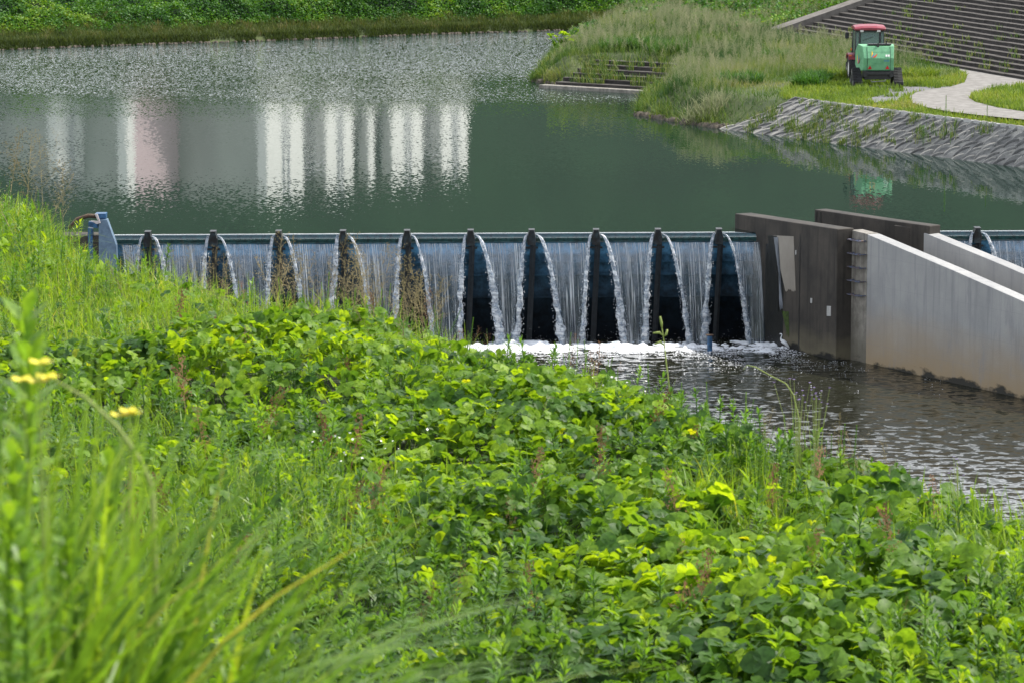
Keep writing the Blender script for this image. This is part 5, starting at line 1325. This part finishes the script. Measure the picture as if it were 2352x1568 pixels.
# single stalks that stand out against the water
M['stalk'] = simple('pale_stalk', (.30, .36, .10), (.20, .26, .06), 8, .7)
def at(px, py, y):
    """point seen at a pixel, y metres ahead"""
    a, b = px - CX, -(py - CY); d = (a, F_PX * CP + b * SP, -F_PX * SP + b * CP); t = y / d[1]; return Vector((d[0] * t, y, EYE + d[2] * t))
def stalk(pxs, y, r, label, heads_=(), base_drop=.5, name='seed_stalk', cat='grass stalk', m_='stalk'):
    pts = [at(a, b, y) for a, b in pxs]; b0 = Vector((pts[-1].x + .02, y, float(near_z(pts[-1].x, y)) - .02)); o = b0.copy()
    t = empty(name, o, label=label, cat=cat)
    pts = [p - o for p in pts] + [Vector((0, 0, 0))]
    MB().tube(pts, [r * (.5 + .5 * i / (len(pts) - 1)) for i in range(len(pts))], 6).build('stem', M[m_], t, smooth=True)
    for h in heads_:
        q = [at(a, b, y) - o for a, b in h]; MB().tube(q, [r * .9] + [r * 1.5] * (len(q) - 2) + [r * .4] if len(q) > 2 else r, 6).build('spikelet', M[m_], t, smooth=True)
    return t, o
stalk([(1518, 728), (1520, 750), (1526, 790), (1530, 830), (1536, 880), (1542, 930)], 30.6, .0075, 'thin pale seed stalk rising in front of the foam', [[(1516, 727), (1519, 741), (1521, 757)], [(1500, 765), (1515, 764), (1524, 772)], [(1503, 790), (1517, 785), (1528, 795)], [(1533, 757), (1530, 768), (1526, 773)]])
stalk([(1708, 848), (1716, 838), (1735, 842), (1770, 862), (1805, 880), (1822, 905), (1835, 960)], 27.8, .0055, 'arching bent stalk with a hooked tip over the dark water', m_='stalk')
def bloom(px, py, y, n, spread, label, m_, size, cat='flower', name='wild_flower', st=4):
    c = at(px, py, y); g0 = Vector((c.x, y, float(near_z(c.x, y)) - .02)); t = empty(name, g0, label=label, cat=cat)
    mb = MB(); rr = random.Random(int(px))
    fl = MB()
    for i in range(n):
        q = c - g0 + Vector((rr.gauss(0, spread), rr.gauss(0, spread), rr.uniform(-1.6, 1) * spread))
        mb.tube([(0, 0, 0), (q.x * .6, q.y * .6, q.z * .75), tuple(q)], [.0028, .0018, .001], 4)
        for p_ in range(5):
            a = p_ * 1.257; d = Vector((math.cos(a), math.sin(a), .35)) * size; s_ = Vector((-math.sin(a), math.cos(a), 0)) * size * .38
            fl.add([q, q + d * .6 + s_, q + d, q + d * .6 - s_], [(0, 1, 2, 3)])
    mb.build('stem', M['stalk'], t); fl.build('petals', M[m_], t); return t
bloom(1832, 885, 28.0, 11, .075, 'purple-flowered wild herb against the tail water', 'petal_purple', .012)
bloom(1875, 905, 27.6, 12, .05, 'small purple flower sprig just right of the taller purple herb', 'petal_purple', .010)
bloom(2205, 1065, 25.4, 10, .05, 'faint pinkish sprig at the right edge of the bank', 'petal_purple', .009)

# close, out-of-focus plants at the left
bl = [whorl(1.9, 95, .17, .026, 90 + s, 1, .3, .012) for s in range(3)]
spots = [(-.96, 6.3, .60), (-.90, 6.0, .52), (-.84, 6.4, .50), (-.98, 7.2, .74), (-.90, 6.9, .60), (-1.04, 7.7, .72), (-.86, 7.9, .60), (-.80, 7.0, .52), (-.74, 7.6, .52), (-.92, 6.6, .56), (-.66, 7.2, .46), (-1.06, 8.1, .80)]
for i, (x, y, s) in enumerate(spots):
    T_, Tf = bl[i % 3]; o = fast('tall_weed', T_ * (s, s, s), Tf, M['weed'], rnd=np.clip(.75 + .15 * RNG.normal(size=len(T_)), 0, 1))
    o.location = (x, y, float(near_z(x, y))); o.rotation_euler = (RNG.normal(0, .05), RNG.normal(.03, .04), i * 1.3)
    tag(o, 'tall leafy weed blurred in the close left corner', 'weed', 'tall weeds in the close left corner')
LG = ['arching clump of broad grass blades at the bottom left corner', 'second blurred grass clump leaning right at the lower left', 'long grass clump whose pale blades sweep right at the bottom', 'short grass clump at the bottom edge left of centre', 'grass clump behind the tall weeds at the far left']
for i, (x, y, nb, h0, bx) in enumerate([(-.92, 7.0, 190, 1.30, .35), (-.74, 7.4, 180, 1.20, .5), (-.64, 7.0, 85, 1.22, .85), (-.50, 7.2, 46, 1.02, .9), (-1.02, 7.9, 110, 1.45, .3)]):
    pos = np.stack([RNG.normal(0, .11, nb), RNG.normal(0, .14, nb), np.zeros(nb)], 1); yaw = RNG.normal(0.1, 1.0, nb)
    V, Fq, R_ = blades(pos, RNG.uniform(.65, 1.12, nb) * h0, RNG.uniform(.014, .034, nb), yaw, np.clip(RNG.normal(bx, .2, nb), .05, 1.2), 9, np.clip(RNG.normal(.45, .22, nb), 0, 1), 2.2)
    o = fast('grass_clump', V, Fq, M['grass'], rnd=R_); o.location = (x, y, float(near_z(x, y)) - .02)
    tag(o, LG[i], 'grass clump', 'grass clumps in the close left corner')
bloom(95, 852, 7.3, 4, .016, 'blurred yellow flower near the left edge', 'petal_yellow', .030)
bloom(290, 952, 7.6, 3, .014, 'blurred yellow flower right of the one at the left edge', 'petal_yellow', .026)
stalk([(125, 872), (200, 915), (270, 980), (325, 1060), (350, 1120)], 7.4, .006, 'blurred arching stalk at the left', name='seed_stalk')
